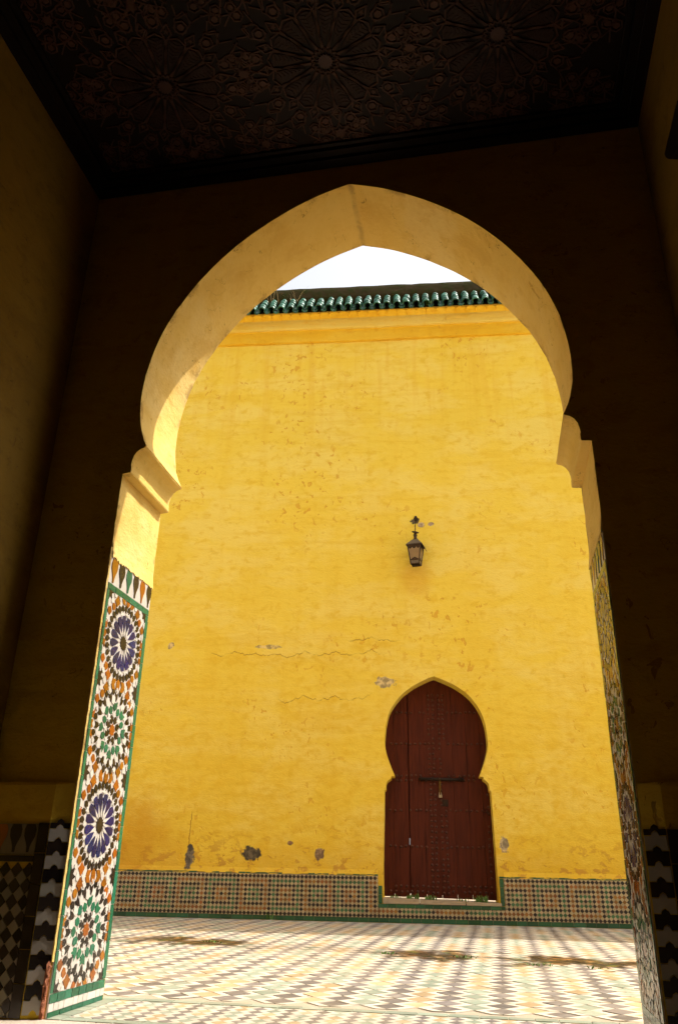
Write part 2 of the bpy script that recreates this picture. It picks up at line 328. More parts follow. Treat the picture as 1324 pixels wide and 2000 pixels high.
def link(name, me, parent=None, stuff=False, loc=None):
    o = D.objects.new(name, me); COL.objects.link(o)
    if parent is not None:
        o.parent = parent
        if parent.get('root'): o.location = -Vector(parent['root'])
    if loc is not None: o.location = Vector(o.location) + Vector(loc)
    if stuff: o['kind'] = 'stuff'
    return o
def tag(o, label, cat, group=None):
    o['label'] = label; o['category'] = cat
    if group: o['group'] = group
    return o
def empty(name, label, cat, base=(0, 0, 0), rotz=0.0, local=False):
    """local: children are given in the empty's own axes; else in world axes"""
    o = D.objects.new(name, None); COL.objects.link(o); o.location = base; o.rotation_euler = (0, 0, rotz)
    o.empty_display_size = 0.2
    if not local: o['root'] = base
    return tag(o, label, cat)
def fill_poly(outer, holes=()):
    from mathutils.geometry import tessellate_polygon
    loops = [[Vector((a, b, 0)) for a, b in outer]] + [[Vector((a, b, 0)) for a, b in h] for h in holes]
    flat = [q for l in loops for q in l]
    return [(q.x, q.y) for q in flat], [tuple(t) for t in tessellate_polygon(loops)]
def clip(poly, x0, y0, x1, y1):
    for ax, lim, sg in ((0, x0, 1), (0, x1, -1), (1, y0, 1), (1, y1, -1)):
        o = []
        for i in range(len(poly)):
            a, b = poly[i-1], poly[i]; da, db = sg*(a[ax]-lim), sg*(b[ax]-lim)
            if (da >= 0) != (db >= 0):
                t = da/(da-db); o.append((a[0]+t*(b[0]-a[0]), a[1]+t*(b[1]-a[1])))
            if db >= 0: o.append(b)
        poly = o
        if len(poly) < 3: return None
    ar = sum(poly[i-1][0]*poly[i][1]-poly[i][0]*poly[i-1][1] for i in range(len(poly)))/2
    return poly if abs(ar) > 1e-5 else None
def ccw(poly):
    ar = sum(poly[i-1][0]*poly[i][1]-poly[i][0]*poly[i-1][1] for i in range(len(poly)))
    return poly if ar > 0 else poly[::-1]
def star(n, R, r, a0=0.0, c=(0, 0)):
    return [(c[0]+(R if k % 2 == 0 else r)*math.cos(a0+PI*k/n), c[1]+(R if k % 2 == 0 else r)*math.sin(a0+PI*k/n)) for k in range(2*n)]
def pol(pts, ang, c=(0, 0)):
    ca, sa = math.cos(ang), math.sin(ang)
    return [(c[0]+a*ca-b*sa, c[1]+a*sa+b*ca) for a, b in pts]
def hexa(r0, r1, hw, sh=0.28):
    L = r1-r0; return [(r0, 0), (r0+sh*L, -hw), (r1-sh*L, -hw), (r1, 0), (r1-sh*L, hw), (r0+sh*L, hw)]

# ------------------------------------------------------------------ the ground
gm = MB(); gm.add([(-600, -600, -0.06), (600, -600, -0.06), (600, 900, -0.06), (-600, 900, -0.06)], [(0, 1, 2, 3)])
g = gm.build('ground', 'earth'); g['kind'] = 'structure'; g['label'] = 'open pale earth ground beyond the walls'
FY, FD = 0.0910849793, 6.90
FU = Vector((math.cos(FY), math.sin(FY), 0)); FN = Vector((-math.sin(FY), math.cos(FY), 0))
XL, XR, T, CXA = -1.996, 0.600, 0.57, -0.698

# courtyard floor: mortar bed with lozenge tiles and white zigzag tiles
fb = MB(); fb.add([(-16, 0.50, -0.004), (14, 0.50, -0.004), (14, 9.5, -0.004), (-16, 9.5, -0.004)], [(0, 1, 2, 3)])
court = fb.build('courtyard_floor', 'f_bed'); court['kind'] = 'structure'; court['label'] = 'sunlit courtyard pavement of lozenge tiles in zigzag rows'
PX, PY, XO, Y0 = 0.140, 0.177, -0.302, 0.80
tiles = []
def infront(x, y): return (Vector((x, y, 0))).dot(FN) < FD-0.02
for i in range(-54, 42):
    x = XO + i*PX
    if i % 2 == 0: kind = lambda j: 'f_gray'
    else:
        ph = (i//2) % 2*4
        kind = lambda j, ph=ph: 'f_green' if ((j+ph)//4) % 2 == 0 else 'f_ochre'
    off = 0 if i % 2 == 0 else PY/2
    for j in range(-1, 40):
        y = Y0 + off + j*PY
        if y-PY/2 > 0.66 and infront(x, y+0.09): tiles.append(('lozenge_tile', kind(j), x, y, 0))
        for h in (0, 1):
            ys = Y0 + (j+h*0.5)*PY
            if ys > 0.66 and infront(x+PX, ys+PY/2): tiles.append(('zigzag_tile', 'f_white', x, ys, (h + (i % 2)) % 2))
def tile_poly(t):
    nm, k, x, y, m = t; e = 0.0022
    w = 0.585*PX; q = PY/2
    if nm == 'lozenge_tile': return [(-w+e, 0), (0, -q+e), (w-e, 0), (0, q-e)]
    if m == 0: P = [(w+e, e), (PX-e, e), (PX-w-e, q-e), (e, q-e)]
    else: P = [(e, e), (PX-w-e, e), (PX-e, q-e), (w+e, q-e)]
    return P
def vis(t):
    px, py, z = project((t[2]+PX/4, t[3], 0))
    if not (0 < py < 2000): return None
    # between the two jambs as seen from the camera
    s = (0-CAM.y)/(t[3]-CAM.y); xa = CAM.x+(t[2]-CAM.x)*s; s2 = (T-CAM.y)/(t[3]-CAM.y); xb = CAM.x+(t[2]-CAM.x)*s2
    if xa < XL or xb > XR or xb < XL: return None
    return z
vt = sorted([(vis(t), i) for i, t in enumerate(tiles) if vis(t) is not None])
near = set()
for want in ('lozenge_tile', 'zigzag_tile'):
    near |= set([i for z, i in vt if tiles[i][0] == want][:290])
cache = {}
FK = ['f_white', 'f_gray', 'f_green', 'f_ochre']
rest = MB()
flat = lambda a, b, h: (a, b, h)
for i, t in enumerate(tiles):
    P = tile_poly(t)
    if i in near:
        key = (t[0], t[1], t[4])
        if key not in cache:
            m = MB(); m.prism(P, -0.004, 0.0, flat, inset=0.0015); cache[key] = m.mesh(t[0], t[1])
        o = link(t[0], cache[key], court, loc=(t[2]+random.uniform(-.0015, .0015), t[3]+random.uniform(-.0015, .0015), random.uniform(-0.0025, 0.0012)))
        o.rotation_euler = (random.uniform(-.012, .012), random.uniform(-.012, .012), random.uniform(-.02, .02))
    else:
        dz = random.uniform(-0.0012, 0.0008)
        rest.prism(P, -0.004, 0.0, lambda a, b, h: (a+t[2], b+t[3], h+dz), FK.index(t[1]), random.random()*0.98+0.01, 0.0015, 0.006)
rest.build('tile_field', FK, court, stuff=True)

# strip of green border and the small-tile threshold under the arch
fr_ = MB(); x = -9.0
while x < 8.5:
    w = random.uniform(0.10, 0.16)
    fr_.prism([(x+.0015, 0.585), (x+w-.0015, 0.585), (x+w-.0015, 0.655), (x+.0015, 0.655)], -0.004, 0.001, flat, 0, random.random()*.98+.01, 0.0015)
    x += w
fr_.build('border_strip', 'f_green', court, stuff=True)
th = MB(); th.add([(XL-.1, -0.02, -0.005), (XR+.1, -0.02, -0.005), (XR+.1, 0.50, -0.005), (XL-.1, 0.50, -0.005)], [(0, 1, 2, 3)])
thr = th.build('threshold', 'f_bed'); thr['kind'] = 'structure'; thr['label'] = 'tiled threshold of small worn lozenges under the arch'
tm = MB(); px, py = 0.078, 0.085
for i in range(-18, 18):
    x = CXA + i*px; off = 0 if i % 2 == 0 else py/2
    for j in range(-1, 7):
        y = 0.10+j*py
        k = 1 if i % 2 == 0 else (2 if ((j+(i//2) % 2*2)//2) % 2 else 3)
        P = clip([(x-px/2, y+off), (x, y+off-py/2), (x+px/2, y+off), (x, y+off+py/2)], XL+.075, 0.075, XR-.075, 0.575)
        if P: tm.prism(ccw(P), -0.005, 0.0, flat, k, random.random()*.98+.01, 0.0018, 0.01)
        for h in (0, 1):
            a = (h+(i % 2)) % 2; ys = y+h*py/2; q = py/2; hh = px/2
            P = [(x+hh, ys), (x+2*hh, ys), (x+hh, ys+q), (x, ys+q)] if a == 0 else [(x, ys), (x+hh, ys), (x+2*hh, ys+q), (x+hh, ys+q)]
            P = clip(P, XL+.075, 0.075, XR-.075, 0.575)
            if P: tm.prism(ccw(P), -0.005, 0.0, flat, 0, random.random()*.98+.01, 0.0018, 0.01)
tm.build('tile_field', FK, thr, stuff=True)
def border(a, b, w, n, side):
    """row of n border tiles from a to b, width w to the given side"""
    a = Vector(a); b = Vector(b); d = (b-a)/n; nn = Vector((-d.y, d.x)).normalized()*w*side
    for k in range(n):
        p = a+d*k; q = p+d; m = MB(); e = d*0.012
        m.prism(ccw([tuple(p+e), tuple(q-e), tuple(q-e+nn), tuple(p+e+nn)]), -0.005, 0.001, flat, inset=0.0018, tilt=0.01)
        m.build('border_tile', 'f_green', thr)
border((XL+.004, 0.0), (XL+.004, 0.58), 0.066, 5, -1); border((XR-.004, 0.0), (XR-.004, 0.58), 0.066, 5, 1)
border((XL+.075, 0.0), (XR-.075, 0.0), 0.066, 20, 1)
# paving inside the passage
pf = MB(); pf.add([(-2.6, -11, -0.008), (1.3, -11, -0.008), (1.3, 0.0, -0.008), (-2.6, 0.0, -0.008)], [(0, 1, 2, 3)])
pfo = pf.build('passage_floor', 'f_bed'); pfo['kind'] = 'structure'; pfo['label'] = 'pale stone slab floor inside the dark passage'
for i in range(7):
    for j in range(24):
        m = MB(); x = XL-.2+i*0.45; y = -0.006-j*0.45
        m.prism([(x+.003, y-.447), (x+.447, y-.447), (x+.447, y-.003), (x+.003, y-.003)], -0.008, 0.0, flat, inset=0.003, tilt=0.001)
        m.build('stone_slab', 'f_stone', pfo)
# ground level behind the courtyard wall, seen through the door's cracks
ob = MB(); a = FN*(FD+0.52)
P = [a+FU*-14, a+FU*13, a+FU*13+FN*120, a+FU*-14+FN*120]
ob.add([(q.x, q.y, 0.20) for q in P], [(0, 1, 2, 3)])
o = ob.build('outer_yard', 'earth'); o['kind'] = 'structure'; o['label'] = 'bare pale yard behind the courtyard wall'

# ------------------------------------------------------------------ courtyard wall
CW = empty('courtyard_facade', 'tall yellow plaster wall with red door and green tiled coping across the courtyard', 'wall', tuple(FN*FD), FY, local=True)
U0, U1 = -13.0, 12.0
DC = -0.083
def arch_half(pts): return [(DC-w, z) for w, z in pts]+[(DC+w, z) for w, z in pts[::-1]]
def bez(p0, p1, p2, n):
    return [((1-t)**2*p0[0]+2*t*(1-t)*p1[0]+t*t*p2[0], (1-t)**2*p0[1]+2*t*(1-t)*p1[1]+t*t*p2[1]) for t in [k/n for k in range(n+1)]]
def smooth(pts, n=5):
    o = []
    for i in range(len(pts)-1):
        p0, p1, p2, p3 = pts[max(i-1, 0)], pts[i], pts[i+1], pts[min(i+2, len(pts)-1)]
        for k in range(n):
            t = k/n
            o.append(tuple(0.5*((2*p1[a])+(-p0[a]+p2[a])*t+(2*p0[a]-5*p1[a]+4*p2[a]-p3[a])*t*t+(-p0[a]+3*p1[a]-3*p2[a]+p3[a])*t**3) for a in (0, 1)))
    return o+[pts[-1]]
DZ0 = 0.25
dh = [(0.690, DZ0), (0.688, 0.6), (0.672, 1.50), (0.655, 1.515)] + smooth([(0.655, 1.55), (0.640, 1.60), (0.585, 1.645)], 4) + [(0.585, 1.668), (0.543, 1.672)] + \
     smooth([(0.543, 1.685), (0.60, 1.84), (0.655, 2.02), (0.664, 2.16), (0.640, 2.34), (0.575, 2.52), (0.455, 2.69), (0.28, 2.83), (0.10, 2.915), (0.0, 2.955)], 5)
dout = [(DC-w, z) for w, z in dh] + [(DC+w, z) for w, z in dh[:-1][::-1]]
def wob(p, amp, sc=2.2, seed=0):
    return amp*mnoise.noise(Vector((p[0]*sc+seed, p[1]*sc, seed*1.7)))
dout = [(a+wob((a, b), 0.012, 3), b+wob((a, b), 0.010, 3, 5)) for a, b in dout]
# body: front with the doorway hole, back, reveal
ZB = 8.44
wm = MB(); TH = 0.5
outer = [(U0, -0.05), (dout[0][0]-0.0, -0.05)]
loop = [(U0, 0.0), (dout[0][0], 0.0)] + dout + [(dout[-1][0], 0.0), (U1, 0.0), (U1, 9.0), (U0, 9.0)]
vv, ff = fill_poly(loop)
wm.add([(a, 0, b) for a, b in vv], ff); wm.add([(a, TH, b) for a, b in vv], ff)
n0 = len(wm.v); dd = [(dout[0][0], 0.0)] + dout + [(dout[-1][0], 0.0)]
for a, b in dd: wm.v.extend([(a, 0, b), (a, TH, b)])
for i in range(len(dd)-1): wm.face([n0+2*i, n0+2*i+1, n0+2*i+3, n0+2*i+2])
wm.box((U0, 0.0, -0.05), (U1, TH, -0.001)); wm.box((U0-.01, 0, 0), (U0, TH, 9)); wm.box((U1, 0, 0), (U1+.01, TH, 9))
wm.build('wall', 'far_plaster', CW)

# cornice: flat band, then a cove up to the eaves
prof = [(0.0, ZB), (-0.035, ZB+0.012), (-0.040, ZB+0.03), (-0.036, ZB+0.20), (-0.046, ZB+0.235), (-0.075, ZB+0.243), (-0.082, ZB+0.27)] + \
    [(-0.082-0.15*(1-math.cos(t*PI/2)), ZB+0.27+0.16*math.sin(t*PI/2)) for t in (0.2, .4, .6, .8, 1)] + [(-0.245, ZB+0.445), (0.3, ZB+0.50)]
NS = 160
def molding(pr, name, mat):
    cm = MB(); L = len(pr)
    for k in range(NS+1):
        uu = U0+(U1-U0)*k/NS
        for (a, b) in pr: cm.v.append((uu, a+wob((uu, b), .010, 1.1, 3), b+wob((uu, b), .016, .8, 9)+wob((uu, b), .006, 5, 2)))
    for k in range(NS):
        for i in range(L-1): cm.face([k*L+i, (k+1)*L+i, (k+1)*L+i+1, k*L+i+1])
    cm.build(name, mat, CW)
molding(prof[:5], 'frieze_band', 'ochre_band'); molding(prof[4:], 'cornice', 'cove_plaster')
# tiled coping: green barrel tiles on a steep slope, mossy mortar above
SL = math.radians(56); EZ, EY = ZB+0.395, -0.305
def onslope(u, s, h): return (u, EY+s*math.cos(SL)-h*math.sin(SL), EZ+s*math.sin(SL)+h*math.cos(SL))
mm = MB(); nx = 200
for k in range(nx+1):
    uu = U0+(U1-U0)*k/nx
    wn = lambda q: 0.016*mnoise.noise(Vector((uu*2.6, q, 1)))+0.010*mnoise.noise(Vector((uu*11, q*2, 4)))
    for s_ in (0.03, 0.42): mm.v.append(onslope(uu, s_, 0.0))
    b0 = onslope(uu, 0.44, 0.075)
    for q, (dy, dz) in enumerate(((0, 0), (.010, .06), (.030, .14), (.055, .22), (.085, .30), (.15, .335), (.45, .36), (.60, -.5))):
        mm.v.append((uu, b0[1]+dy+wn(q), b0[2]+dz+wn(q+20)))
for k in range(nx):
    for i in range(9): mm.face([k*10+i, (k+1)*10+i, (k+1)*10+i+1, k*10+i+1])
mm.build('ridge_mortar', 'moss', CW, smooth=True)
# yellow plaster scallops that bed the lowest tiles
SP = 0.157
for k in range(int((U1-U0)/SP)):
    uu = U0+0.1+k*SP+SP/2
    if not -3.8 < uu < 2.1: continue
    m = MB(); n = 8
    for i in range(n+1):
        a = PI*i/n; x = -.062*math.cos(a); zz_ = .030+.045*(1-math.sin(a))
        m.v.extend([(uu+x*1.26, EY+.028, EZ-zz_+.035), (uu+x*1.26, EY+.09, EZ-.075)])
    for i in range(n): m.face([2*i, 2*i+2, 2*i+3, 2*i+1])
    m.build('bedding', 'ochre_band', CW)
SP = 0.157; CL = 0.118
def barrel(r0, r1, length, upw, seg=8, th=0.012):
    m = MB(); rings = []
    for (s_, r) in ((0, r0), (length, r1)):
        for rr in (r, r-th):
            rg = []
            for k in range(seg+1):
                a = PI*k/seg; x = -rr*math.cos(a); h = rr*math.sin(a)*(1 if upw else -1)
                rg.append((x, s_*math.cos(SL)-h*math.sin(SL), s_*math.sin(SL)+h*math.cos(SL)))
            rings.append(rg)
    n = seg+1
    for rg in rings: m.v.extend(rg)
    for k in range(seg):
        m.face([k, k+1, 2*n+k+1, 2*n+k]); m.face([n+k, 3*n+k, 3*n+k+1, n+k+1]); m.face([k, n+k, n+k+1, k+1]); m.face([2*n+k, 2*n+k+1, 3*n+k+1, 3*n+k])
    return m
cov = barrel(0.062, 0.046, CL+0.05, True); pan = barrel(0.050, 0.056, CL+0.05, False)
covm = cov.mesh('cover_tile', 'roof_tile', True); panm = pan.mesh('pan_tile', 'roof_tile', True)
farr = MB()
for k in range(int((U1-U0)/SP)):
    uu = U0+0.1+k*SP
    for j in range(4):
        for (m, me, du, h, nm) in ((cov, covm, 0, 0.040-0.0*j, 'cover_tile'), (pan, panm, SP/2, 0.047, 'pan_tile')):
            if nm == 'pan_tile' and j > 1: continue
            p = onslope(uu+du+random.uniform(-.006, .006), 0.0+j*CL+random.uniform(-.008, .008), h+(0.006*(3-j) if nm == 'cover_tile' else 0))
            if -3.6 < uu < 1.9:
                o = link(nm, me, CW, loc=p); o.rotation_euler = (random.uniform(-.05, .05), random.uniform(-.09, .09), random.uniform(-.06, .06))
            else:
                farr.add([(a+p[0], b+p[1], c_+p[2]) for a, b, c_ in m.v], m.f, 0, random.random()*.98+.01)
farr.build('coping_tiles', 'roof_tile', CW, smooth=True, stuff=True)

# tile dado
DT = 0.525
front = lambda a, b, h: (a, -h, b)
bd = MB(); dl, dr = dout[0][0]-0.012, dout[-1][0]+0.012
bd.box((U0, -0.012, 0.0), (dl-.06, -0.001, DT-.01)); bd.box((dr+.06, -0.012, 0.0), (U1, -0.001, DT-.01)); bd.box((dl-.06, -0.012, 0.0), (dr+.06, -0.001, DZ0-.05))
dado = bd.build('tile_dado', 'd_bed', CW); dado['label'] = 'low dado of small black, white, green and orange lozenge tiles'
S = 0.0498   # lozenge spacing (width)
NR = 9; Zt = 0.480; SZ = 0.0511
DK = ['d_white', 'd_black', 'd_green', 'd_orange']
def dcol(i, r):
    if r in (0, 8): return 1
    b = i % 16; blk = b//8; c = b % 8
    if c == 7: return 1
    ring = min(c, 6-c, r-1, 7-r)
    return ([3, 1, 2, 1] if blk == 0 else [2, 1, 3, 1])[ring]
dt = []
OFS = 0.668
for i in range(int((U0-OFS)/S)+1, int((U1-OFS)/S)):
    u = OFS+i*S
    for r in range(NR):
        dt.append((u, Zt-r*SZ, dcol(i, r)))
        if True: dt.append((u+S/2, Zt-(r+.5)*SZ if r < 8 else Zt-8*SZ-SZ/2, 0))
    dt.append((u+S/2, Zt+SZ/2, 0))
def dvis(u, z):
    w = FN*FD+FU*u; px, py, zz = project((w.x, w.y, z))
    return -4.25 < u < 2.2
cand = sorted([(abs(u-1.25), i) for i, (u, z, k) in enumerate(dt) if dvis(u, z) and (u > dr+.05 or u < dl-.05)])
pick = set([i for d_, i in cand if dt[i][2] == 0][:140]+[i for d_, i in cand if dt[i][2]][:150])
dc = {}; drest = MB()
e = 0.0007
for i, (u, z, k) in enumerate(dt):
    P = [(u-S/2+e, z), (u, z-SZ/2+e), (u+S/2-e, z), (u, z+SZ/2-e)]
    lim = (z0, z1) = (0.052, Zt+SZ/2+.001)
    side = None
    if dl-.055 < u < dr+.055:
        Q = clip(P, dl-.2, z0, dr+.2, DZ0-0.092)
    elif u <= dl-.055: Q = clip(P, U0, z0, dl-.055, z1)
    else: Q = clip(P, dr+.055, z0, U1, z1)
    if not Q: continue
    hh = 0.0155+random.uniform(-.0008, .0012)
    if i in pick and len(Q) == 4 and abs(Q[0][0]-P[0][0]) < .03:
        m = MB(); m.prism(Q, 0.010, hh, front, inset=.0007, tilt=.04); m.build('dado_tile', DK[k], dado)
    else: drest.prism(Q, 0.010, hh, front, k, random.random()*.98+.01, .0007, .04)
drest.build('dado_tiling', DK, dado, stuff=True)
# green edging: bottom course, top course (partly plastered over), frame round the sill
gb = MB()
def course(u0, u1, z0, z1, w, skip=0.0, name='edging_tile', h=0.017):
    u = u0
    while u < u1-0.01:
        ww = min(w*random.uniform(.85, 1.15), u1-u)
        if random.random() >= skip:
            P = [(u+.0012, z0+random.uniform(0, .002)), (u+ww-.0012, z0), (u+ww-.0012, z1), (u+.0012, z1-random.uniform(0, .003))]
            hh = h+random.uniform(-.001, .001)
            if -4.4 < u < 2.3:
                m = MB(); m.prism(P, 0.0, hh, front, inset=.0015, tilt=.02); m.build(name, 'd_kerb', dado)
            else: gb.prism(P, 0.0, hh, front, 0, random.random()*.98+.01, .0015, .02)
        u += ww
course(U0, U1, 0.0, 0.050, 0.13)
course(U0, -3.2, Zt+SZ/2+.001, DT, 0.09); course(-3.2, -1.7, Zt+SZ/2+.001, DT, 0.09, 0.45); course(-1.7, dl-.056, Zt+SZ/2+.001, DT, 0.09, 0.05); course(dr+.004, U1, Zt+SZ/2+.001, DT, 0.09)
course(dl-.056, dr+.056, DZ0-.090, DZ0-.048, 0.11)
gb.build('edging', 'd_kerb', dado, stuff=True)
for (x0, x1, zt) in ((dl-.053, dl-.006, 0.40), (dr+.006, dr+.053, Zt+SZ/2)):
    z = DZ0-.047
    while z < zt-.01:
        z2 = min(z+.1, zt); m = MB()
        m.prism([(x0, z+.001), (x1, z+.001), (x1, z2-.001), (x0, z2-.001)], 0.0, .017, front, inset=.0015, tilt=.02); m.build('edging_tile', 'd_kerb', dado); z = z2
# broken plaster lip just above the tiles, on either side of the door
for (u_a, u_b) in ((-6.0, dl-.06), (dr+.06, 4.0)):
    lp = MB(); n = int((u_b-u_a)/.04); pts = []
    for k in range(n+1):
        u = u_a+(u_b-u_a)*k/n
        pts.append((u, DT-0.012+0.022*mnoise.noise(Vector((u*5, 0, 0)))+0.012*mnoise.noise(Vector((u*21, 3, 0)))))
    for (a, za) in pts:
        f_ = 0.018+0.005*mnoise.noise(Vector((a*9, 7, 0)))
        lp.v.extend([(a, 0, za), (a, -f_, za), (a, -.0005, DT+.05)])
    for k in range(n):
        lp.face([3*k, 3*k+3, 3*k+4, 3*k+1]); lp.face([3*k+1, 3*k+4, 3*k+5, 3*k+2])
    lp.build('plaster_lip', 'far_plaster', CW)

# ---- door
door = D.objects.new('door', None); COL.objects.link(door); door.parent = CW; door.location = (DC, 0.30, DZ0)
door['label'] = 'dark red studded double door under a small horseshoe arch'
DPY = 0.16
def inside(x):   # z limits of the doorway at local x are left to the opening: planks just run behind the reveal
    return True
gap = 0.004
edges = [-0.76, -0.56, -0.368, -0.16, 0.028, 0.215, 0.40, 0.58, 0.76]
for k in range(len(edges)-1):
    a, b = edges[k], edges[k+1]; m = MB(); g0 = 0.0015; g1 = 0.0015
    zb0 = 0.026-0.024*(a+.7)/1.4; zb1 = 0.026-0.024*(b+.7)/1.4
    top = 2.80
    dy = random.uniform(-.003, .003)
    if k == 2: g0 = 0.0115
    P = [(a+g0, zb0), (b-g1, zb1), (b-g1, top), (a+g0, top)]
    m.prism(P, 0.0, 0.035+dy, lambda q, z, h: (q, -h, z), inset=0.003)
    m.build('plank', 'door_wood', door)
# battens on the back close the joints except one open crack
for k, x in enumerate(edges[1:-1]):
    m = MB()
    if k == 1:
        m.box((x-.02, 0.004, 0.70), (x+.02, 0.02, 2.8))
        m.box((x-.02, 0.004, 0.06), (x+.02, 0.02, 0.62))
    else: m.box((x-.02, 0.004, 0.06), (x+.02, 0.02, 2.8))
    m.build('batten', 'door_wood', door)
# leaf meeting strip
m = MB(); m.box((0.020, -0.047, 0.05), (0.034, -0.036, 2.78)); m.build('meeting_strip', 'door_wood', door)
sm = MB(); sm.lathe([(0.0165, 0.0), (0.0165, .003), (0.014, .011), (0.008, .0165), (0.0005, .018)], 8)
sm.v = [(x, -z, y) for x, y, z in sm.v]
studm = sm.mesh('stud', 'door_stud', True)
def stud(x, z):
    if random.random() < .05: return
    link('stud', studm, door, loc=(x+random.uniform(-.007, .007), -0.036, z+random.uniform(-.006, .006)))
def zmax(x):
    ax = abs(x)
    if ax < .02: return 2.70
    for i in range(len(dh)-1):
        (w0, z0), (w1, z1) = dh[i], dh[i+1]
        if z0 > 2.15 and w1 <= ax <= w0: return z0-DZ0
    return 2.0
zz = 0.07
while zz < 2.55:
    for x in (-0.085, -0.028, 0.052, 0.105):
        if x == 0.105 and 1.22 < zz < 1.9: continue
        if x == 0.105 and 1.05 < zz < 1.3: continue
        if zz < zmax(x)-.04: stud(x, zz)
    zz += 0.064
for rz, dx in ((0.085, 0.066), (0.147, 0.066), (0.60, 0.066), (1.03, 0.066), (1.40, 0.063), (1.455, 0.063), (1.86, 0.063), (2.27, 0.06)):
    for sgn in (-1, 1):
        x = 0.165 if sgn > 0 else -0.145
        while abs(x) < 0.655:
            hw = 0.66 if rz < 1.2 else (0.55 if rz < 1.5 else (0.655 if rz < 2.0 else 0.55))
            if abs(x) < hw-.02: stud(x, rz)
            x += sgn*dx
zz = 0.25
while zz < 1.25: stud(0.640, zz); zz += .075
# iron bolt, staple rings, hasp, padlock, lock plate
m = MB(); m.tube([(-0.235, -0.058, 1.415), (0.345, -0.058, 1.408)], 0.019, 8); m.build('bolt', 'iron', door, smooth=True)
for x in (-0.20, -0.06, 0.17, 0.31):
    m = MB(); m.tube([(x, -0.034, 1.435), (x, -0.062, 1.440), (x, -0.078, 1.412), (x, -0.062, 1.384), (x, -0.034, 1.388)], 0.007, 6); m.build('staple', 'iron', door)
m = MB(); m.box((0.028, -0.070, 1.235), (0.050, -0.060, 1.42)); m.tube([(0.039, -.066, 1.43), (0.039, -.085, 1.41), (0.039, -.066, 1.39)], .006, 6); m.build('hasp', 'rust_brass', door)
m = MB(); m.prism([(0.018, 1.185), (0.062, 1.185), (0.064, 1.200), (0.060, 1.222), (0.020, 1.222), (0.016, 1.200)], 0.050, 0.074, lambda a, b, h: (a, -h, b), inset=.003)
pd = m.build('padlock', 'steel', door)
m = MB(); m.tube([(0.026, -.062, 1.222), (0.026, -.062, 1.245), (0.032, -.062, 1.257), (0.046, -.062, 1.257), (0.052, -.062, 1.245), (0.052, -.062, 1.222)], .0045, 6); m.build('shackle', 'steel', door)
m = MB(); m.prism([(0.06, 1.09), (0.085, 1.075), (0.10, 1.09), (0.115, 1.075), (0.14, 1.09), (0.137, 1.165), (0.063, 1.165)], 0.036, 0.042, lambda a, b, h: (a, -h, b), inset=.002); m.build('lock_plate', 'iron', door)
# sill: three worn marble pieces
for (a, b) in ((dout[0][0]-.01, -0.34), (-0.337, 0.21), (0.213, dout[-1][0]+.03)):
    m = MB(); z0 = DZ0-.045+random.uniform(-.003, .003); z1 = DZ0+.016-0.024*(a+.7)
    m.prism([(a, z0), (b, z0), (b, z1-.008), (a, z1)], -0.42, 0.022, front, inset=.003); m.build('sill', 'stone_sill', CW)

# ------------------------------------------------------------------ gateway
GB = (CXA, 0.285, 0.0)
GW = empty('gateway', 'dark shaded passage with a pointed horseshoe arch framing the courtyard', 'gateway', GB)
ah = smooth([(1.172, 2.843), (1.214, 2.93), (1.238, 3.05), (1.248, 3.19), (1.226, 3.42), (1.155, 3.68), (1.010, 3.95), (0.800, 4.22), (0.530, 4.44), (0.275, 4.585), (0.13, 4.642), (0.0, 4.683)], 13)
for _ in range(60):   # ease the joints between the measured points
    ah = [ah[0]] + [tuple(.25*ah[i-1][a]+.5*ah[i][a]+.25*ah[i+1][a] for a in (0, 1)) for i in range(1, len(ah)-1)] + [ah[-1]]
JH = 1.298
half = [(JH, 0.0), (JH, 2.20)] + [(JH, 2.24+.04*k) for k in range(15)] + [(JH, 2.8435)] + ah
arch = [(CXA-w, z) for w, z in half] + [(CXA+w, z) for w, z in half[:-1][::-1]]
def wv(x, y, z, amp=0.0035):
    return amp*mnoise.noise(Vector((x*1.6, y*3+4, z*1.6)))+amp*.5*mnoise.noise(Vector((x*9, y*7+4, z*9)))
HW0, HW1, HT = -6.5, 5.0, 6.6
gm_ = MB(); 
def jit(i, a, b, y):
    if b < 2.23 or abs(b-2.8435) < 0.002: return (a, b)
    k = wv(a, y, b)*(1 if b > 2.9 else .5); sg = 1 if a > CXA else -1
    if y in (0, T):      # chipped arrises
        k += 0.004*max(0.0, mnoise.noise(Vector((a*13, y*9+2, b*13)))-.15)/.5
    return (a+k*(0.6 if b > 4 else 1)*sg, b+(wv(b, y+3, a) if b > 2.9 else 0))
fl = [jit(i, a, b, 0) for i, (a, b) in enumerate(arch)]; bl = [jit(i, a, b, T) for i, (a, b) in enumerate(arch)]
for yy, lp_ in ((0.0, fl), (T, bl)):
    v, f = fill_poly(lp_ + [(HW1, 0.0), (HW1, HT), (HW0, HT), (HW0, 0.0)])
    gm_.add([(a, yy, b) for a, b in v], f, 0 if yy else 1)
NY = 7; n0 = len(gm_.v)
for i, (a, b) in enumerate(arch):
    for k in range(NY):
        y = T*k/(NY-1); t = k/(NY-1)
        q = fl[i] if k == 0 else (bl[i] if k == NY-1 else jit(i, a, b, y)); gm_.v.append((q[0], y, q[1]))
mid = len(half)-1; n2_ = len(gm_.v)   # the two halves meet in a crease at the apex
gm_.v.extend(gm_.v[n0+mid*NY:n0+mid*NY+NY])
for i in range(len(arch)-1):
    s0 = n2_ if i == mid else n0+i*NY; s1 = n0+(i+1)*NY
    for k in range(NY-1): gm_.face([s0+k, s1+k, s1+k+1, s0+k+1], 0)
gm_.box((HW0, 0, HT), (HW1, T, HT+.02)); gm_.box((HW0-.02, 0, 0), (HW0, T, HT)); gm_.box((HW1, 0, 0), (HW1+.02, T, HT))
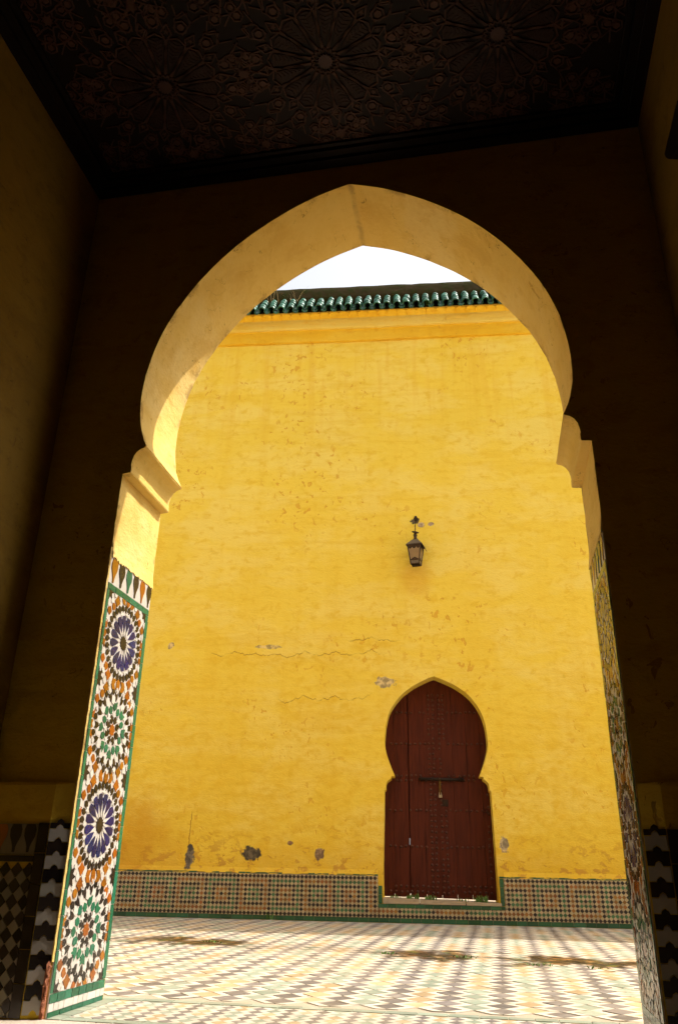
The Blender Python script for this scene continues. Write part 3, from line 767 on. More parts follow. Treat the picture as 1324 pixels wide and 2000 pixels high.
aw = gm_.build('arch_wall', ['gate_plaster', 'room_plaster'], GW)
for pl in aw.data.polygons: pl.use_smooth = pl.loop_total == 4 and n0 <= min(pl.vertices) and max(pl.vertices) < n2_+NY and aw.data.vertices[pl.vertices[0]].co.z > 2.84 and aw.data.vertices[pl.vertices[2]].co.z > 2.85
# imposts: cavetto, fillet, small cyma
ip = [(1.172, 2.8465), (1.178, 2.834), (1.203, 2.826), (1.224, 2.808), (1.239, 2.782), (1.246, 2.750), (1.249, 2.722), (1.246, 2.718), (1.245, 2.684), (1.249, 2.676), (1.2965, 2.671), (1.32, 2.671), (1.32, 2.8465)]
for sg in (-1, 1):
    P = ccw([(CXA+sg*w, z) for w, z in ip]); n = len(P); m = MB()
    for k in range(7):
        y = -0.0015+(T+.003)*k/6
        for a, b in P: m.v.append((a+wv(a, y*3, b, .003), y, b+wv(a, y*3+2, b+3, .003)))
    for k in range(6):
        for i in range(n): m.face([k*n+i, k*n+(i+1) % n, (k+1)*n+(i+1) % n, (k+1)*n+i])
    m.face(list(range(n)), 1); m.face(list(range(6*n, 7*n))[::-1], 0)
    m.build('impost', ['gate_plaster', 'room_plaster'], GW)
# room: side walls, back wall, ceiling slab
SX0, SX1, CZ, BY = -2.46, 1.11, 4.85, -11.0
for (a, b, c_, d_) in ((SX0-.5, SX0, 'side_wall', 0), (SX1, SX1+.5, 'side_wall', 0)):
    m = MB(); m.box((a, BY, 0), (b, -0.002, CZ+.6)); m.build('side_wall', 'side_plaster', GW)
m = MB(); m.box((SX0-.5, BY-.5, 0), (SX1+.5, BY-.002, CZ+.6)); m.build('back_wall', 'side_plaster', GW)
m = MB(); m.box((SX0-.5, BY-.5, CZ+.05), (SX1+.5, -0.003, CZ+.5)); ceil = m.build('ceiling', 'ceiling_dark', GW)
ceil['label'] = 'dark carved wooden ceiling with star rosettes'
down = lambda a, b, h: (a, b, CZ+.05-h)
# frame mouldings round the ceiling
for k, (w0, w1, h) in enumerate(((0.0, 0.07, 0.06), (0.07, 0.12, 0.035), (0.135, 0.16, 0.022))):
    for (a, b) in (((SX0+w0, BY), (SX0+w1, -w0-.004)), ((SX1-w1, BY), (SX1-w0, -w0-.004)), ((SX0+w1, -w1-.004), (SX1-w1, -w0-.004))):
        m = MB(); m.box((a[0], a[1], CZ+.05-h), (b[0], b[1], CZ+.049)); m.build('moulding', 'ceiling_dark', ceil)
# rosettes
RP = 0.980; RC = [(-0.716+RP*i, -0.72-1.0*j) for i in (-1, 0, 1) for j in (0, 1)]
def cpoly(P, h, mat, name, inset=.004, own=True, tgt=None):
    P = clip(P, SX0+.165, BY, SX1-.165, -0.165)
    if not P: return
    m = tgt or MB(); m.prism(ccw(P)[::-1], 0.0, h*.5, down, inset=inset*.6)
    if tgt is None: m.build(name, mat, ceil)
def cline(tgt, pts, w, h, closed=False):
    n = len(pts)
    for i in range(n if closed else n-1):
        a, b = Vector(pts[i]), Vector(pts[(i+1) % n]); d = (b-a)
        if d.length < 1e-4: continue
        d.normalize(); nn = Vector((-d.y, d.x))*w/2; a = a-d*w*.4; b = b+d*w*.4
        P = clip([tuple(a-nn), tuple(b-nn), tuple(b+nn), tuple(a+nn)], SX0+.165, BY, SX1-.165, -0.165)
        if P: tgt.prism(ccw(P)[::-1], 0.0, h*.5, down, inset=w*.12)
def scalep(P, k):
    n = len(P); cx = sum(q[0] for q in P)/n; cy = sum(q[1] for q in P)/n
    return [(cx+(a-cx)*k, cy+(b-cy)*k) for a, b in P]
strap = MB()
for (cx, cy) in RC:
    c_ = (cx, cy)
    cpoly(star(16, .052, .040, 0, c_), .020, 'ceiling_mid', 'rosette_star')
    cline(strap, star(16, .082, .060, PI/16, c_), .009, .016, True)
    for k in range(16):
        a = 2*PI*(k+.5)/16
        pet = [(0.125, 0), (0.215, -.032), (0.295, -.040), (0.312, -.018), (0.312, .018), (0.295, .040), (0.215, .032)]
        P = pol(pet, a, c_)
        if cy > -1.5:
            m = MB(); Pc = ccw(P)[::-1]; m.prism(Pc, 0.0, .006, down, inset=.003)
            for q in range(6):   # carved leaf ribs
                r = .16+q*.024; wdt = .008+.0035*min(q, 5)
                for sg in (-1, 1):
                    m.prism(ccw(pol([(r, 0), (r+.016, sg*wdt*1.6), (r+.024, sg*wdt*1.6), (r+.010, 0)], a, c_))[::-1], .0055, .009, down, inset=.001)
            m.build('petal', 'ceiling_petal', ceil)
        else: cpoly(P, .014, 'ceiling_petal', 'petal')
        cline(strap, pol([(0.085, 0.012), (0.215, .047), (0.305, .054), (0.335, 0), (0.305, -.054), (0.215, -.047), (0.085, -.012)], a, c_), .0085, .018)
        a2 = 2*PI*k/16
        # kite-shaped points between petals and the ring of little stars and hexagons
        cline(strap, pol([(0.30, 0.0), (0.345, .03), (0.40, .0), (0.345, -.03), (0.30, 0)], a2, c_), .0075, .017)
        cpoly(star(5, .020, .009, a2, (cx+.350*math.cos(a2), cy+.350*math.sin(a2))), .006, 'ceiling_dark', 'small_star', .001, tgt=strap)
        R6 = .405
        cc_ = (cx+R6*math.cos(a), cy+R6*math.sin(a))
        if max(abs(cc_[0]-cx), abs(cc_[1]-cy)) < .49:
            hx = [(cc_[0]+.024*math.cos(a+PI*q/3), cc_[1]+.024*math.sin(a+PI*q/3)) for q in range(6)]
            cpoly(hx, .015, 'ceiling_light', 'hexagon')
            cline(strap, scalep(hx, 1.62), .008, .018, True)
        cline(strap, pol([(0.365, .02), (0.44, .045), (0.50, .01), (0.445, -.03), (.51, -.075)], a, c_), .0075, .016)
        cline(strap, pol([(0.365, -.02), (0.44, -.045), (0.50, -.01), (0.455, .05), (.52, .09)], a, c_), .0075, .016)
for i in (-2, -1, 0, 1, 2):
    for j in (-1, 0, 1, 2):
        for (sx, sy, R_) in ((-0.716+RP*(i+.5), -0.72-1.0*j, .046), (-0.716+RP*i, -0.72-1.0*(j-.5), .046), (-0.716+RP*(i+.5), -0.72-1.0*(j-.5), .040)):
            st_ = star(8, R_, R_*.62, 0, (sx, sy)); 
            if not clip(st_, SX0+.165, -2.2, SX1-.165, -0.165): continue
            cpoly(st_, .016, 'ceiling_light', 'eight_point_star')
            cline(strap, star(8, R_*1.5, R_*1.0, 0, (sx, sy)), .008, .018, True)
            for k in range(8):
                a = PI/4*k+PI/8
                for rr, sz in ((.112, .020), (.165, .022)):
                    if rr > .12 and R_ > .045 and k % 4 in (1, 2): continue
                    q = (sx+rr*math.cos(a), sy+rr*math.sin(a))
                    if min(math.hypot(q[0]-x_, q[1]-y_) for x_, y_ in RC) < .45: continue
                    hx = [(q[0]+sz*math.cos(a+PI*t/3), q[1]+sz*math.sin(a+PI*t/3)) for t in range(6)]
                    cpoly(hx, .014, 'ceiling_light', 'hexagon'); cline(strap, scalep(hx, 1.6), .0075, .017, True)
                cline(strap, pol([(R_*1.5, 0), (.14, .03), (.14, -.03), (.20, .02)], a-PI/8, (sx, sy)), .0075, .016)
strap.build('strapwork', 'ceiling_light', ceil, stuff=True)
# rounded timber corbel on the right side wall
m = MB(); P = [(-0.45, 4.115), (-0.46, 4.08), (-0.49, 4.03), (-0.545, 3.965), (-0.80, 3.86), (-0.80, 4.105)]
m.prism(ccw(P), -0.02, 0.03, lambda a, b, h: (SX1-h, a, b), inset=.01); m.build('corbel', 'ceiling_dark', GW)

# ---- projecting dado inside the passage
DY = -0.052
def wallseg(x0, x1, sg):
    """sg = +1: the splayed end (towards the opening) is at x1"""
    m = MB(); xe = x1 if sg > 0 else x0; xo = x0 if sg > 0 else x1
    xs = xe-sg*0.092                                     # where the splay starts
    base = [(xo, DY+.008), (xs, DY+.008), (xe-sg*.004, -0.004), (xe-sg*.004, -0.0015), (xo, -0.0015)]
    n = len(base); lv = ((0.0, 0), (0.80, 0), (0.97, .004), (0.985, .012))
    for z, off in lv:
        for i, (a, b) in enumerate(base): m.v.append((a, min(b+(off if i < 3 else 0), -.0015), z+(.004*mnoise.noise(Vector((a*9, z, 2))) if z > .9 else 0)))
    for k in range(3):
        for i in range(n): m.face([k*n+i, k*n+(i+1) % n, (k+1)*n+(i+1) % n, (k+1)*n+i])
    m.face(list(range(3*n, 4*n)))
    o = m.build('passage_dado', 'room_plaster', GW)
    A_ = Vector((xs, DY+.008, 0)); B_ = Vector((xe-sg*.004, -0.004, 0)); dv = (B_-A_); LW = dv.length; dv.normalize()
    nv = Vector((-sg*(-dv.y)*1.0, 0, 0)); nv = Vector((sg*abs(dv.y), -abs(dv.x), 0))
    endf = lambda a, b, h: tuple(A_+dv*a+nv*h+Vector((0, 0, b)))
    y0, y1 = 0.002, LW-0.002
    for k in range(7):
        zb = 0.015+k*0.117
        w = (y1-y0)
        def stepped(zl, zh):
            pts = [(y0, zl), (y0+.3*w, zl), (y0+.36*w, zl+.012), (y0+.5*w, zl+.020), (y0+.64*w, zl+.012), (y0+.7*w, zl), (y1, zl)]
            pts += [(y1, zh), (y0+.7*w, zh), (y0+.64*w, zh+.012), (y0+.5*w, zh+.020), (y0+.36*w, zh+.012), (y0+.3*w, zh), (y0, zh)]
            return pts
        mw = MB(); mw.prism(stepped(zb, zb+.056), -0.002, .006+random.uniform(-.001, .001), endf, inset=.0015, tilt=.01); mw.build('stepped_tile', 'p_grey', o)
        if k < 6 or True:
            mk = MB(); mk.prism(stepped(zb+.058, min(zb+.115, .80)), -0.002, .006+random.uniform(-.001, .001), endf, inset=.0015, tilt=.01); mk.build('stepped_tile', 'z_black', o)
    # front face
    ff_ = lambda a, b, h: (a, DY+.008-h, b)
    xi = (x0, x1) if sg > 0 else (x0, x1)
    def ft(P, mat, h, name): 
        q = MB(); q.prism(ccw(P), -0.001, h, ff_, inset=.0012, tilt=.01); q.build(name, mat, o)
    ex = 0.055
    a0, a1 = (x0, xs-ex) if sg > 0 else (xs+ex, x1)
    e0, e1 = (xs-ex+.001, xs-.001) if sg > 0 else (xs+.001, xs+ex-.001)
    for k in range(6): ft([(e0, .003+k*.133), (e1, .003+k*.133), (e1, .134+k*.133), (e0, .134+k*.133)], 'z_black', .006, 'edge_tile')
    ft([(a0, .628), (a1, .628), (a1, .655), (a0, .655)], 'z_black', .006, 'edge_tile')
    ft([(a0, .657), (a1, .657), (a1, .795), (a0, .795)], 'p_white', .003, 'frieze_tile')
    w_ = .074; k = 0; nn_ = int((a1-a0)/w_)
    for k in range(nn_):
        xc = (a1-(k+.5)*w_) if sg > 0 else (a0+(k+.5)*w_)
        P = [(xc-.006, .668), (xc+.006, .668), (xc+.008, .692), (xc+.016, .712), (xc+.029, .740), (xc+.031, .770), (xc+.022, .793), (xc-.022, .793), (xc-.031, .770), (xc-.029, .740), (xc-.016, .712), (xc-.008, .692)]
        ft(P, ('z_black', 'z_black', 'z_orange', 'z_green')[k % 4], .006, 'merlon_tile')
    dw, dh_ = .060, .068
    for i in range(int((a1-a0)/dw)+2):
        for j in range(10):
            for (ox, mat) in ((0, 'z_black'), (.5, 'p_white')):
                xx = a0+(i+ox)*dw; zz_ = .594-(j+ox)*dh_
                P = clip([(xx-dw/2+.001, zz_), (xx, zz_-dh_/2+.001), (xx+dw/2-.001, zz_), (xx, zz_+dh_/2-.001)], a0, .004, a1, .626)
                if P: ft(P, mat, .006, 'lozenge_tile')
    return o
wallseg(SX0+.001, XL, 1); wallseg(XR, SX1-.001, -1)
# crumbled red brick where the tile corner has broken away
m = MB(); rng = random.Random(3)
for k in range(26):
    z = rng.uniform(0, .20); y = -0.012+rng.uniform(-.010, .020)*(1-z/.3); r = rng.uniform(.010, .024)
    pts = [Vector((rng.gauss(0, 1), rng.gauss(0, 1), rng.gauss(0, 1))).normalized()*r for _ in range(8)]
    vv_ = [(XL-.008+p_.x*.5, y+p_.y, max(0.001, z+p_.z*1.4)) for p_ in pts]
    m.add(vv_, [(0, 1, 2), (0, 2, 3), (1, 2, 4), (3, 4, 5), (5, 6, 7), (2, 5, 6), (1, 6, 7), (0, 4, 7), (3, 5, 7), (1, 3, 6)])
m.box((XL-.02, -0.018, 0), (XL-.003, -0.001, .19)); m.build('broken_brick', 'brick', GW)

# ---- zellige panels on the jambs
def zellige(pieces_out):
    """pieces: (name, material, polygon in metres: a along the jamb 0..0.57, b up)"""
    A0, A1, B0, B1 = 0.030, 0.512, 0.094, 1.984
    ca = (B1-B0)/4; hw = (A1-A0)/2; hv = ca/2; ac = (A0+A1)/2
    def put(nm, mt, P, cj, lim=None):
        Q = [(ac+a*hw, B0+(cj+.5)*ca+b*hv) for a, b in P]
        Q = clip(Q, A0+.001, B0+.001, A1-.001, B1-.001)
        if Q: pieces_out.append((nm, mt, ccw(Q)))
    for j in range(4):
        blue = j in (1, 3); P0 = len(pieces_out)
        if blue:
            put('star_tile', 'z_black', star(16, .150, .115), j)
            for k in range(16):
                a = 2*PI*(k+.5)/16; b = 2*PI*k/16
                put('petal_tile', 'z_blue', pol([(.235, 0), (.34, -.043), (.475, -.083), (.560, -.058), (.575, 0), (.560, .058), (.475, .083), (.34, .043)], a), j)
                put('kite_tile', 'z_white', pol([(.145, 0), (.235, -.030), (.40, 0), (.235, .030)], b), j)
                put('star_tile', 'z_white', star(5, .080, .034, b+PI, (.615*math.cos(b), .615*math.sin(b))), j)
            for k in range(32):
                a = 2*PI*(k+.5)/32
                put('hexagon_tile', 'z_black', pol(hexa(.640, .800, .052), a+(.05 if k % 2 else -.05)*0), j)
        else:
            put('star_tile', 'z_orange', star(8, .125, .090), j)
            for k in range(8):
                a = 2*PI*(k+.5)/8; b = 2*PI*k/8
                put('hexagon_tile', 'z_black', pol(hexa(.130, .300, .060), a), j)
                put('star_tile', 'z_white', star(5, .095, .042, b, (.300*math.cos(b), .300*math.sin(b))), j)
                put('hexagon_tile', 'z_green', pol(hexa(.325, .475, .055), a), j)
                put('arrow_tile', 'z_green', pol([(.390, 0), (.44, -.065), (.560, -.085), (.520, -.0), (.560, .085), (.44, .065)], b), j)
            for k in range(16):
                a = 2*PI*(k+.5)/16; b = 2*PI*k/16
                put('arrow_tile', 'z_white', pol([(.500, 0), (.540, -.070), (.650, -.070), (.690, 0), (.650, .070), (.540, .070)], a), j)
                put('arrow_tile', 'z_black', pol([(.580, 0), (.640, -.045), (.735, -.055), (.700, 0), (.735, .055), (.640, .045)], b), j)
                put('hexagon_tile', 'z_black', pol(hexa(.690, .845, .055), a), j)
                put('hexagon_tile', 'z_white', pol(hexa(.745, .850, .045), b), j)
        for q in range(P0, len(pieces_out)):   # rosettes fill the cell
            nm, mt, P = pieces_out[q]; cc = B0+(j+.5)*ca
            pieces_out[q] = (nm, mt, [(ac+(a-ac)*1.13, cc+(b-cc)*1.13) for a, b in P])
        for k in range(4):   # diagonals
            a = PI/4+PI/2*k; d_ = .985
            put('hexagon_tile', 'z_orange', pol([(.90, 0), (.945, -.075), (1.03, -.06), (1.06, 0), (1.03, .06), (.945, .075)], a), j)
            put('hexagon_tile', 'z_white', pol(hexa(1.07, 1.20, .06), a), j)
        for sx in (-1, 1):   # side edges
            for (b_, w_, mt) in ((0, .075, 'z_orange'),):
                put('hexagon_tile', mt, [(sx*(1-.105), b_), (sx*(1-.06), b_-w_), (sx*1.05, b_-w_), (sx*1.05, b_+w_), (sx*(1-.06), b_+w_)], j)
            for sy in (-1, 1):
                put('arrow_tile', 'z_orange', [(sx*.90, sy*.15), (sx*1.02, sy*.13), (sx*1.02, sy*.30), (sx*.965, sy*.24), (sx*.91, sy*.30)], j)
                put('hexagon_tile', 'z_white', [(sx*.90, sy*.39), (sx*.94, sy*.31), (sx*1.02, sy*.33), (sx*1.02, sy*.46), (sx*.94, sy*.47)], j)
                put('arrow_tile', 'z_orange', [(sx*.80, sy*.55), (sx*.87, sy*.46), (sx*.95, sy*.50), (sx*.97, sy*.55), (sx*.95, sy*.60), (sx*.87, sy*.64)], j)
                put('hexagon_tile', 'z_white', [(sx*.91, sy*.70), (sx*.95, sy*.63), (sx*1.02, sy*.65), (sx*1.02, sy*.78), (sx*.95, sy*.79)], j)
    for j in range(5):       # horizontal edges between rosettes
        def pe(nm, mt, P): put(nm, mt, P, j-.5)
        pe('hexagon_tile', 'z_orange', [(0, -.13), (.075, -.06), (.075, .06), (0, .13), (-.075, .06), (-.075, -.06)])
        for sx in (-1, 1):
            pe('arrow_tile', 'z_orange', [(sx*.13, -.10), (sx*.26, -.10), (sx*.32, -.01), (sx*.27, .10), (sx*.13, .10), (sx*.19, 0)])
            pe('hexagon_tile', 'z_white', [(sx*.34, 0), (sx*.38, -.085), (sx*.46, -.085), (sx*.50, 0), (sx*.46, .085), (sx*.38, .085)])
            for sy in (-1, 1):
                pe('arrow_tile', 'z_orange', [(sx*.545, sy*.03), (sx*.61, sy*.10), (sx*.66, sy*.16), (sx*.60, sy*.20), (sx*.55, sy*.26), (sx*.49, sy*.20), (sx*.43, sy*.16), (sx*.48, sy*.10)])
            pe('hexagon_tile', 'z_white', [(sx*.60, 0), (sx*.64, -.085), (sx*.71, -.085), (sx*.75, 0), (sx*.71, .085), (sx*.64, .085)])
            pe('star_tile', 'z_black', star(8, .235, .135, 0, (sx*1.0, 0)))
    # borders
    for (a0, a1) in ((0.004, 0.028), (0.514, 0.552)):
        b = 0.094
        while b < 1.97:
            b2 = min(b+random.uniform(.09, .17), 1.984); pieces_out.append(('border_tile', 'z_green', [(a0, b+.001), (a1, b+.001), (a1, b2-.001), (a0, b2-.001)])); b = b2
    def row(b0, b1, w, mt, x0=0.004, x1=0.552):
        n = int(round((x1-x0)/w)); w = (x1-x0)/n
        for k in range(n): pieces_out.append(('border_tile', mt, [(x0+k*w+.001, b0), (x0+(k+1)*w-.001, b0), (x0+(k+1)*w-.001, b1), (x0+k*w+.001, b1)]))
    row(.002, .022, .11, 'z_green'); row(.0235, .055, .045, 'z_white'); row(.0565, .092, .066, 'z_green'); row(1.986, 2.020, .09, 'z_green')
    # merlon frieze
    pieces_out.append(('frieze_tile', 'z_white', [(.004, 2.022), (.552, 2.022), (.552, 2.160), (.004, 2.175)]))
    for k, mt in enumerate(('z_orange', 'z_black', 'z_green', 'z_black', 'z_orange', 'z_black')):
        x = .050+k*.094; B_ = lambda z: 2.030+(z-2.046)*.86
        pieces_out.append(('merlon_tile', mt, [(q_, B_(z_)) for q_, z_ in [(x-.007, 2.046), (x+.007, 2.046), (x+.010, 2.075), (x+.020, 2.105), (x+.034, 2.135), (x+.036, 2.165), (x+.026, 2.198), (x-.026, 2.198), (x-.036, 2.165), (x-.034, 2.135), (x-.020, 2.105), (x-.010, 2.075)]]))
PCS = []; zellige(PCS)
def grow(pc):
    nm, mt, P = pc
    if mt == 'z_white' or nm in ('border_tile', 'frieze_tile', 'merlon_tile'): return pc
    k = 1.07 if (nm, mt) == ('hexagon_tile', 'z_black') else {'hexagon_tile': 1.20, 'arrow_tile': 1.20, 'star_tile': 1.05, 'petal_tile': 1.03}.get(nm, 1.0)
    n = len(P); cx = sum(q[0] for q in P)/n; cy = sum(q[1] for q in P)/n
    return (nm, mt, clip([(cx+(a-cx)*k, cy+(b-cy)*k) for a, b in P], .029, .0935, .513, 1.985))
PCS = [q for q in map(grow, PCS) if q[2]]
ZK = ['z_white', 'z_black', 'z_blue', 'z_green', 'z_orange']
for sg, xj, many in ((1, XL, True), (-1, XR, False)):
    b = MB(); jf = lambda a, z, h: (xj+sg*(h+.004), a, z)
    xa, xb = sorted((xj-sg*.004, xj+sg*.0055)); b.box((xa, .002, .001), (xb, .554, 2.165))
    pan_o = b.build('zellige_panel', 'z_bed', GW)
    pan_o['label'] = 'sunlit mosaic panel of blue and green star rosettes' if many else 'shaded mosaic panel on the right jamb'
    one = MB(); layer = {'merlon_tile': .0062, 'frieze_tile': .003}
    for idx, (nm, mt, P) in enumerate(PCS):
        h = layer.get(nm, .0042+.0004*(idx % 5)) + random.uniform(-.0002, .0002)
        if many:
            q = MB(); q.prism(P, .0006, h, jf, inset=.0006, tilt=.016); q.build(nm, mt, pan_o)
        else: one.prism(P, .0006, h, jf, ZK.index(mt), random.random()*.98+.01, .0006, .010)
    if not many: one.build('mosaic', ZK, pan_o, stuff=True)
    # ragged plaster edge that overlaps the top of the frieze
    m = MB(); n = 60; t_ = []
    for k in range(n+1):
        a = .004+.560*k/n
        t_.append((a, 2.163+.012*mnoise.noise(Vector((a*14, sg, 0)))+.012*mnoise.noise(Vector((a*60, sg, 2)))))
    for k in range(n):
        (a, za), (c2, zc) = t_[k], t_[k+1]
        m.add([jf(a, za, .009), jf(c2, zc, .009), jf(c2, 2.27, -.0045), jf(a, 2.27, -.0045), jf(a, za, -.003), jf(c2, zc, -.003)], [(0, 1, 2, 3), (0, 4, 5, 1)])
    m.build('plaster_edge', 'gate_plaster', GW)
# plaster arris left standing proud along the near edge of the left jamb
m = MB(); n = 70
for k in range(n+1):
    z = .22+2.0*k/n; w = .0030+.0035*mnoise.noise(Vector((0, 0, z*6)))+.003*mnoise.noise(Vector((5, 0, z*31)))
    m.v.extend([(XL-.002, .003, z), (XL+.002+w, .002, z), (XL+w*.7, -.010, z), (XL-.01, -.006, z)])
for k in range(n):
    for i in range(3): m.face([k*4+i, k*4+i+1, (k+1)*4+i+1, (k+1)*4+i])
m.build('plaster_arris', 'gate_plaster', GW)

# ------------------------------------------------------------------ lantern
lp_ = FN*(FD-0.17)+FU*(-0.287)
LN = empty('lantern', 'small dark metal lantern with amber glass hanging from the yellow wall', 'lantern', (lp_.x, lp_.y, 4.485), FY-math.radians(14), local=True); LN.scale = (0.80, 0.80, 0.90)
def ln_(m, nm, mt, sm_=False, par=None): return m.build(nm, mt, par or LN, smooth=sm_)
zB, zM, zT = 0.0, 0.062, 0.315
hb, hm_, ht = 0.074, 0.082, 0.118
c4 = lambda h, z: [(-h, -h, z), (h, -h, z), (h, h, z), (-h, h, z)]
m = MB()
for k in range(4):
    m.tube([c4(hb, zB)[k], c4(hm_, zM)[k], c4(ht, zT)[k]], .012, 6)
for (h, z) in ((hb, zB), (hm_, zM), (ht, zT)):
    q = c4(h, z)
    for k in range(4): m.tube([q[k], q[(k+1) % 4]], .0075, 6)
for k in range(4):
    a, b = Vector(c4(hm_, zM)[k]), Vector(c4(hm_, zM)[(k+1) % 4]); c1, d1 = Vector(c4(ht, zT)[k]), Vector(c4(ht, zT)[(k+1) % 4])
    def S_(s_, t_): return a.lerp(b, s_).lerp(c1.lerp(d1, s_), t_)
    # scalloped valance at the top and a pointed cut-out at the foot
    nS = 12
    for i in range(nS):
        s0, s1 = i/nS, (i+1)/nS
        f0 = .80-.10*abs(math.sin(s0*3*PI)); f1 = .80-.10*abs(math.sin(s1*3*PI))
        nrm = (b-a).cross(c1-a).normalized()*.003
        m.add([tuple(S_(s0, f0)+nrm), tuple(S_(s1, f1)+nrm), tuple(S_(s1, 1)+nrm), tuple(S_(s0, 1)+nrm)], [(0, 1, 2, 3)])
        g0 = .05+.13*max(0, 1-abs(s0-.5)*2.6); g1 = .05+.13*max(0, 1-abs(s1-.5)*2.6)
        m.add([tuple(S_(s0, 0)+nrm), tuple(S_(s1, 0)+nrm), tuple(S_(s1, g1)+nrm), tuple(S_(s0, g0)+nrm)], [(0, 1, 2, 3)])
fr = ln_(m, 'frame', 'lamp_metal')
for k in range(4):
    q = [Vector(v) for v in (c4(hm_, zM)[k], c4(hm_, zM)[(k+1) % 4], c4(ht, zT)[(k+1) % 4], c4(ht, zT)[k])]
    m = MB(); nn = (q[1]-q[0]).cross(q[3]-q[0]).normalized()*.0025
    m.add([tuple(v-nn) for v in q]+[tuple(v+nn*.4) for v in q], [(3, 2, 1, 0), (4, 5, 6, 7), (0, 1, 5, 4), (1, 2, 6, 5), (2, 3, 7, 6), (3, 0, 4, 7)]); ln_(m, 'pane', 'lamp_glass')
    q = [c4(hb, zB)[k], c4(hb, zB)[(k+1) % 4], c4(hm_, zM)[(k+1) % 4], c4(hm_, zM)[k]]
    m = MB(); m.add([(x*.97, y*.97, z) for x, y, z in q]+[(x*.94, y*.94, z) for x, y, z in q], [(0, 1, 2, 3), (7, 6, 5, 4), (0, 4, 5, 1), (2, 6, 7, 3)]); ln_(m, 'foot_panel', 'lamp_tin')
m = MB(); ro, ri = .138, .040
m.add(c4(ro, zT+.002)+c4(ri, zT+.105)+c4(ro, zT-.012), [(0, 1, 5, 4), (1, 2, 6, 5), (2, 3, 7, 6), (3, 0, 4, 7), (8, 9, 1, 0), (9, 10, 2, 1), (10, 11, 3, 2), (11, 8, 0, 3)])
m.add(c4(ro*.98, zT-.004)+c4(ri, zT+.09), [(4, 5, 1, 0), (5, 6, 2, 1), (6, 7, 3, 2), (7, 4, 0, 3)])
rf = ln_(m, 'roof', 'lamp_tin')
m = MB()
for k in range(4):
    a, b = Vector(c4(ro, zT)[k]), Vector(c4(ro, zT)[(k+1) % 4])
    for i in range(14):
        q = a.lerp(b, (i+.5)/14); m.tube([q+Vector((0, 0, .004)), q+Vector((0, 0, -.018))], .0055, 5)
ln_(m, 'crimped_rim', 'lamp_metal', par=rf)
m = MB(); m.lathe([(.0, .10), (.052, .10), (.050, .112), (.030, .120), (.030, .175), (.038, .180), (.038, .190), (.024, .200), (.024, .214), (.0, .216)], 14, c=(0, 0, zT)); ln_(m, 'chimney', 'lamp_metal', True)
m = MB(); m.lathe([(.0, 0.0), (.050, .006), (.068, .020), (.064, .026), (.035, .034), (.0, .042)], 16); cap = ln_(m, 'cap', 'lamp_metal', True); cap.location = (0, 0, zT+.213); cap.rotation_euler = (math.radians(14), math.radians(14), 0)
# open side flap on the right
m = MB(); m.add([(.128, -.09, zT+.01), (.128, .09, zT+.01), (.178, .08, zT-.085), (.178, -.08, zT-.085), (.134, -.09, zT+.012), (.134, .09, zT+.012), (.184, .08, zT-.083), (.184, -.08, zT-.083)], [(0, 1, 2, 3), (7, 6, 5, 4), (0, 3, 7, 4), (1, 5, 6, 2), (2, 6, 7, 3)]); ln_(m, 'side_flap', 'lamp_metal')
lm = MB(); zc = zT+.25
for k in range(8):
    m = MB(); n = 10; cz = zc+.010+k*.026
    pts = [((.008*math.cos(2*PI*i/n) if k % 2 else 0), (0 if k % 2 else .008*math.cos(2*PI*i/n)), cz+.0165*math.sin(2*PI*i/n)) for i in range(n)]
    m.tube(pts, .0045, 6, closed=True); ln_(m, 'chain_link', 'lamp_metal', True)
zh = zc+.200
m = MB(); m.tube([(0, .0, zh-.01), (.012, .0, zh-.015), (.018, 0, zh+.01), (.008, .01, zh+.04), (0, .05, zh+.062), (-.02, .22, zh+.062)], .009, 7)
m.lathe([(.0, -.012), (.028, -.012), (.034, .0), (.030, .022), (.018, .045), (.0, .048)], 12, c=(0, .06, zh+.04)); ln_(m, 'wall_hook', 'iron', True)
m = MB(); m.lathe([(.0, 0), (.020, 0), (.024, .02), (.022, .06), (.012, .09), (.0, .092)], 10, c=(0, 0, zM+.005)); ln_(m, 'bulb_holder', 'lamp_metal', True)

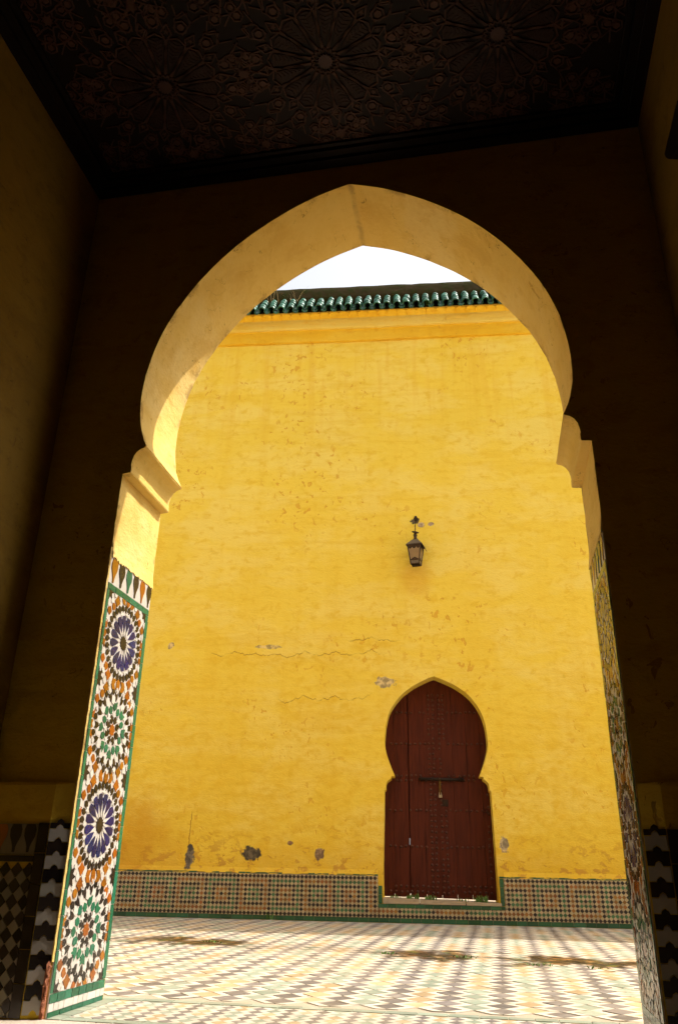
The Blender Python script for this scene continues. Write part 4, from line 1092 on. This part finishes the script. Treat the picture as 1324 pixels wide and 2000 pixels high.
# ------------------------------------------------------------------ weeds
def tuft(name, p, n, hgt, spread, mat, label, lean=0.5, wd=0.004, group=None):
    m = MB()
    for _ in range(n):
        a = random.uniform(0, 2*PI); h = hgt*random.uniform(.5, 1.1); bx, by = random.uniform(-spread, spread), random.uniform(-spread, spread)*.5
        w = wd*random.uniform(.7, 1.3); l = lean*h*random.uniform(.3, 1.2); dx, dy = math.cos(a), math.sin(a)
        px_, py_ = -dy*w, dx*w
        m.add([(bx-px_, by-py_, 0), (bx+px_, by+py_, 0), (bx+dx*l*.4+px_, by+dy*l*.4+py_, h*.6), (bx+dx*l*.4-px_, by+dy*l*.4-py_, h*.6), (bx+dx*l, by+dy*l, h)], [(0, 1, 2, 3), (3, 2, 4)])
    o = m.build(name, mat); o.location = p; return tag(o, label, 'weed', group)
def onwall(u, v, z):
    q = FN*(FD+v)+FU*u; return (q.x, q.y, z)
for (u, n, h, lb) in ((-0.63, 16, .05, 'thin green weed at the far left end of the door sill'), (-0.42, 34, .075, 'green weed on the door sill left of the middle'), (-0.20, 40, .06, 'low green weed near the middle of the door sill'),
                      (0.17, 14, .05, 'sparse green weed right of the middle of the door sill'), (0.40, 44, .085, 'fullest green weed at the right of the door sill')):
    tuft('weed', onwall(u, 0.03, DZ0+.012-.024*(u+.7)), n, h, .075, 'leaf', lb, .6, .006, 'weeds on the door sill')
tuft('weed', onwall(-2.16, -0.03, 0.0), 16, .10, .05, 'leaf', 'small green weed at the foot of the tile dado', .6, .006)
tuft('weed', onwall(0.02, -0.30, EZ+.06), 14, .11, .05, 'leaf', 'bright green sprig sprouting between the green roof tiles', .7, .009)
for (u, lb) in ((-2.55, 'left tuft of dry straw grass on the roof coping'), (-2.22, 'right tuft of dry straw grass on the roof coping')):
    q = onslope(u, .40, .05); w = FN*(FD+q[1])+FU*q[0]
    tuft('straw_tuft', (w.x, w.y, q[2]), 11, .26, .10, 'straw', lb, 1.0, .004, 'dry grass on the coping')
for (x, y, n, lb) in ((-2.46, 3.66, 20, 'weed in the dirty water line near the left jamb'), (-0.88, 3.25, 16, 'weed in the mossy joint left of the door axis'), (-0.30, 3.2, 22, 'dark green weed in the mossy floor patch below the door'),
                      (0.25, 2.86, 20, 'green weed in the mossy joint right of the door axis'), (0.62, 2.80, 18, 'rightmost weed in the mossy floor joint')):
    tuft('weed', (x, y, -.002), n, .022, .09, 'leaf', lb, 1.2, .005, 'weeds in the floor joints')
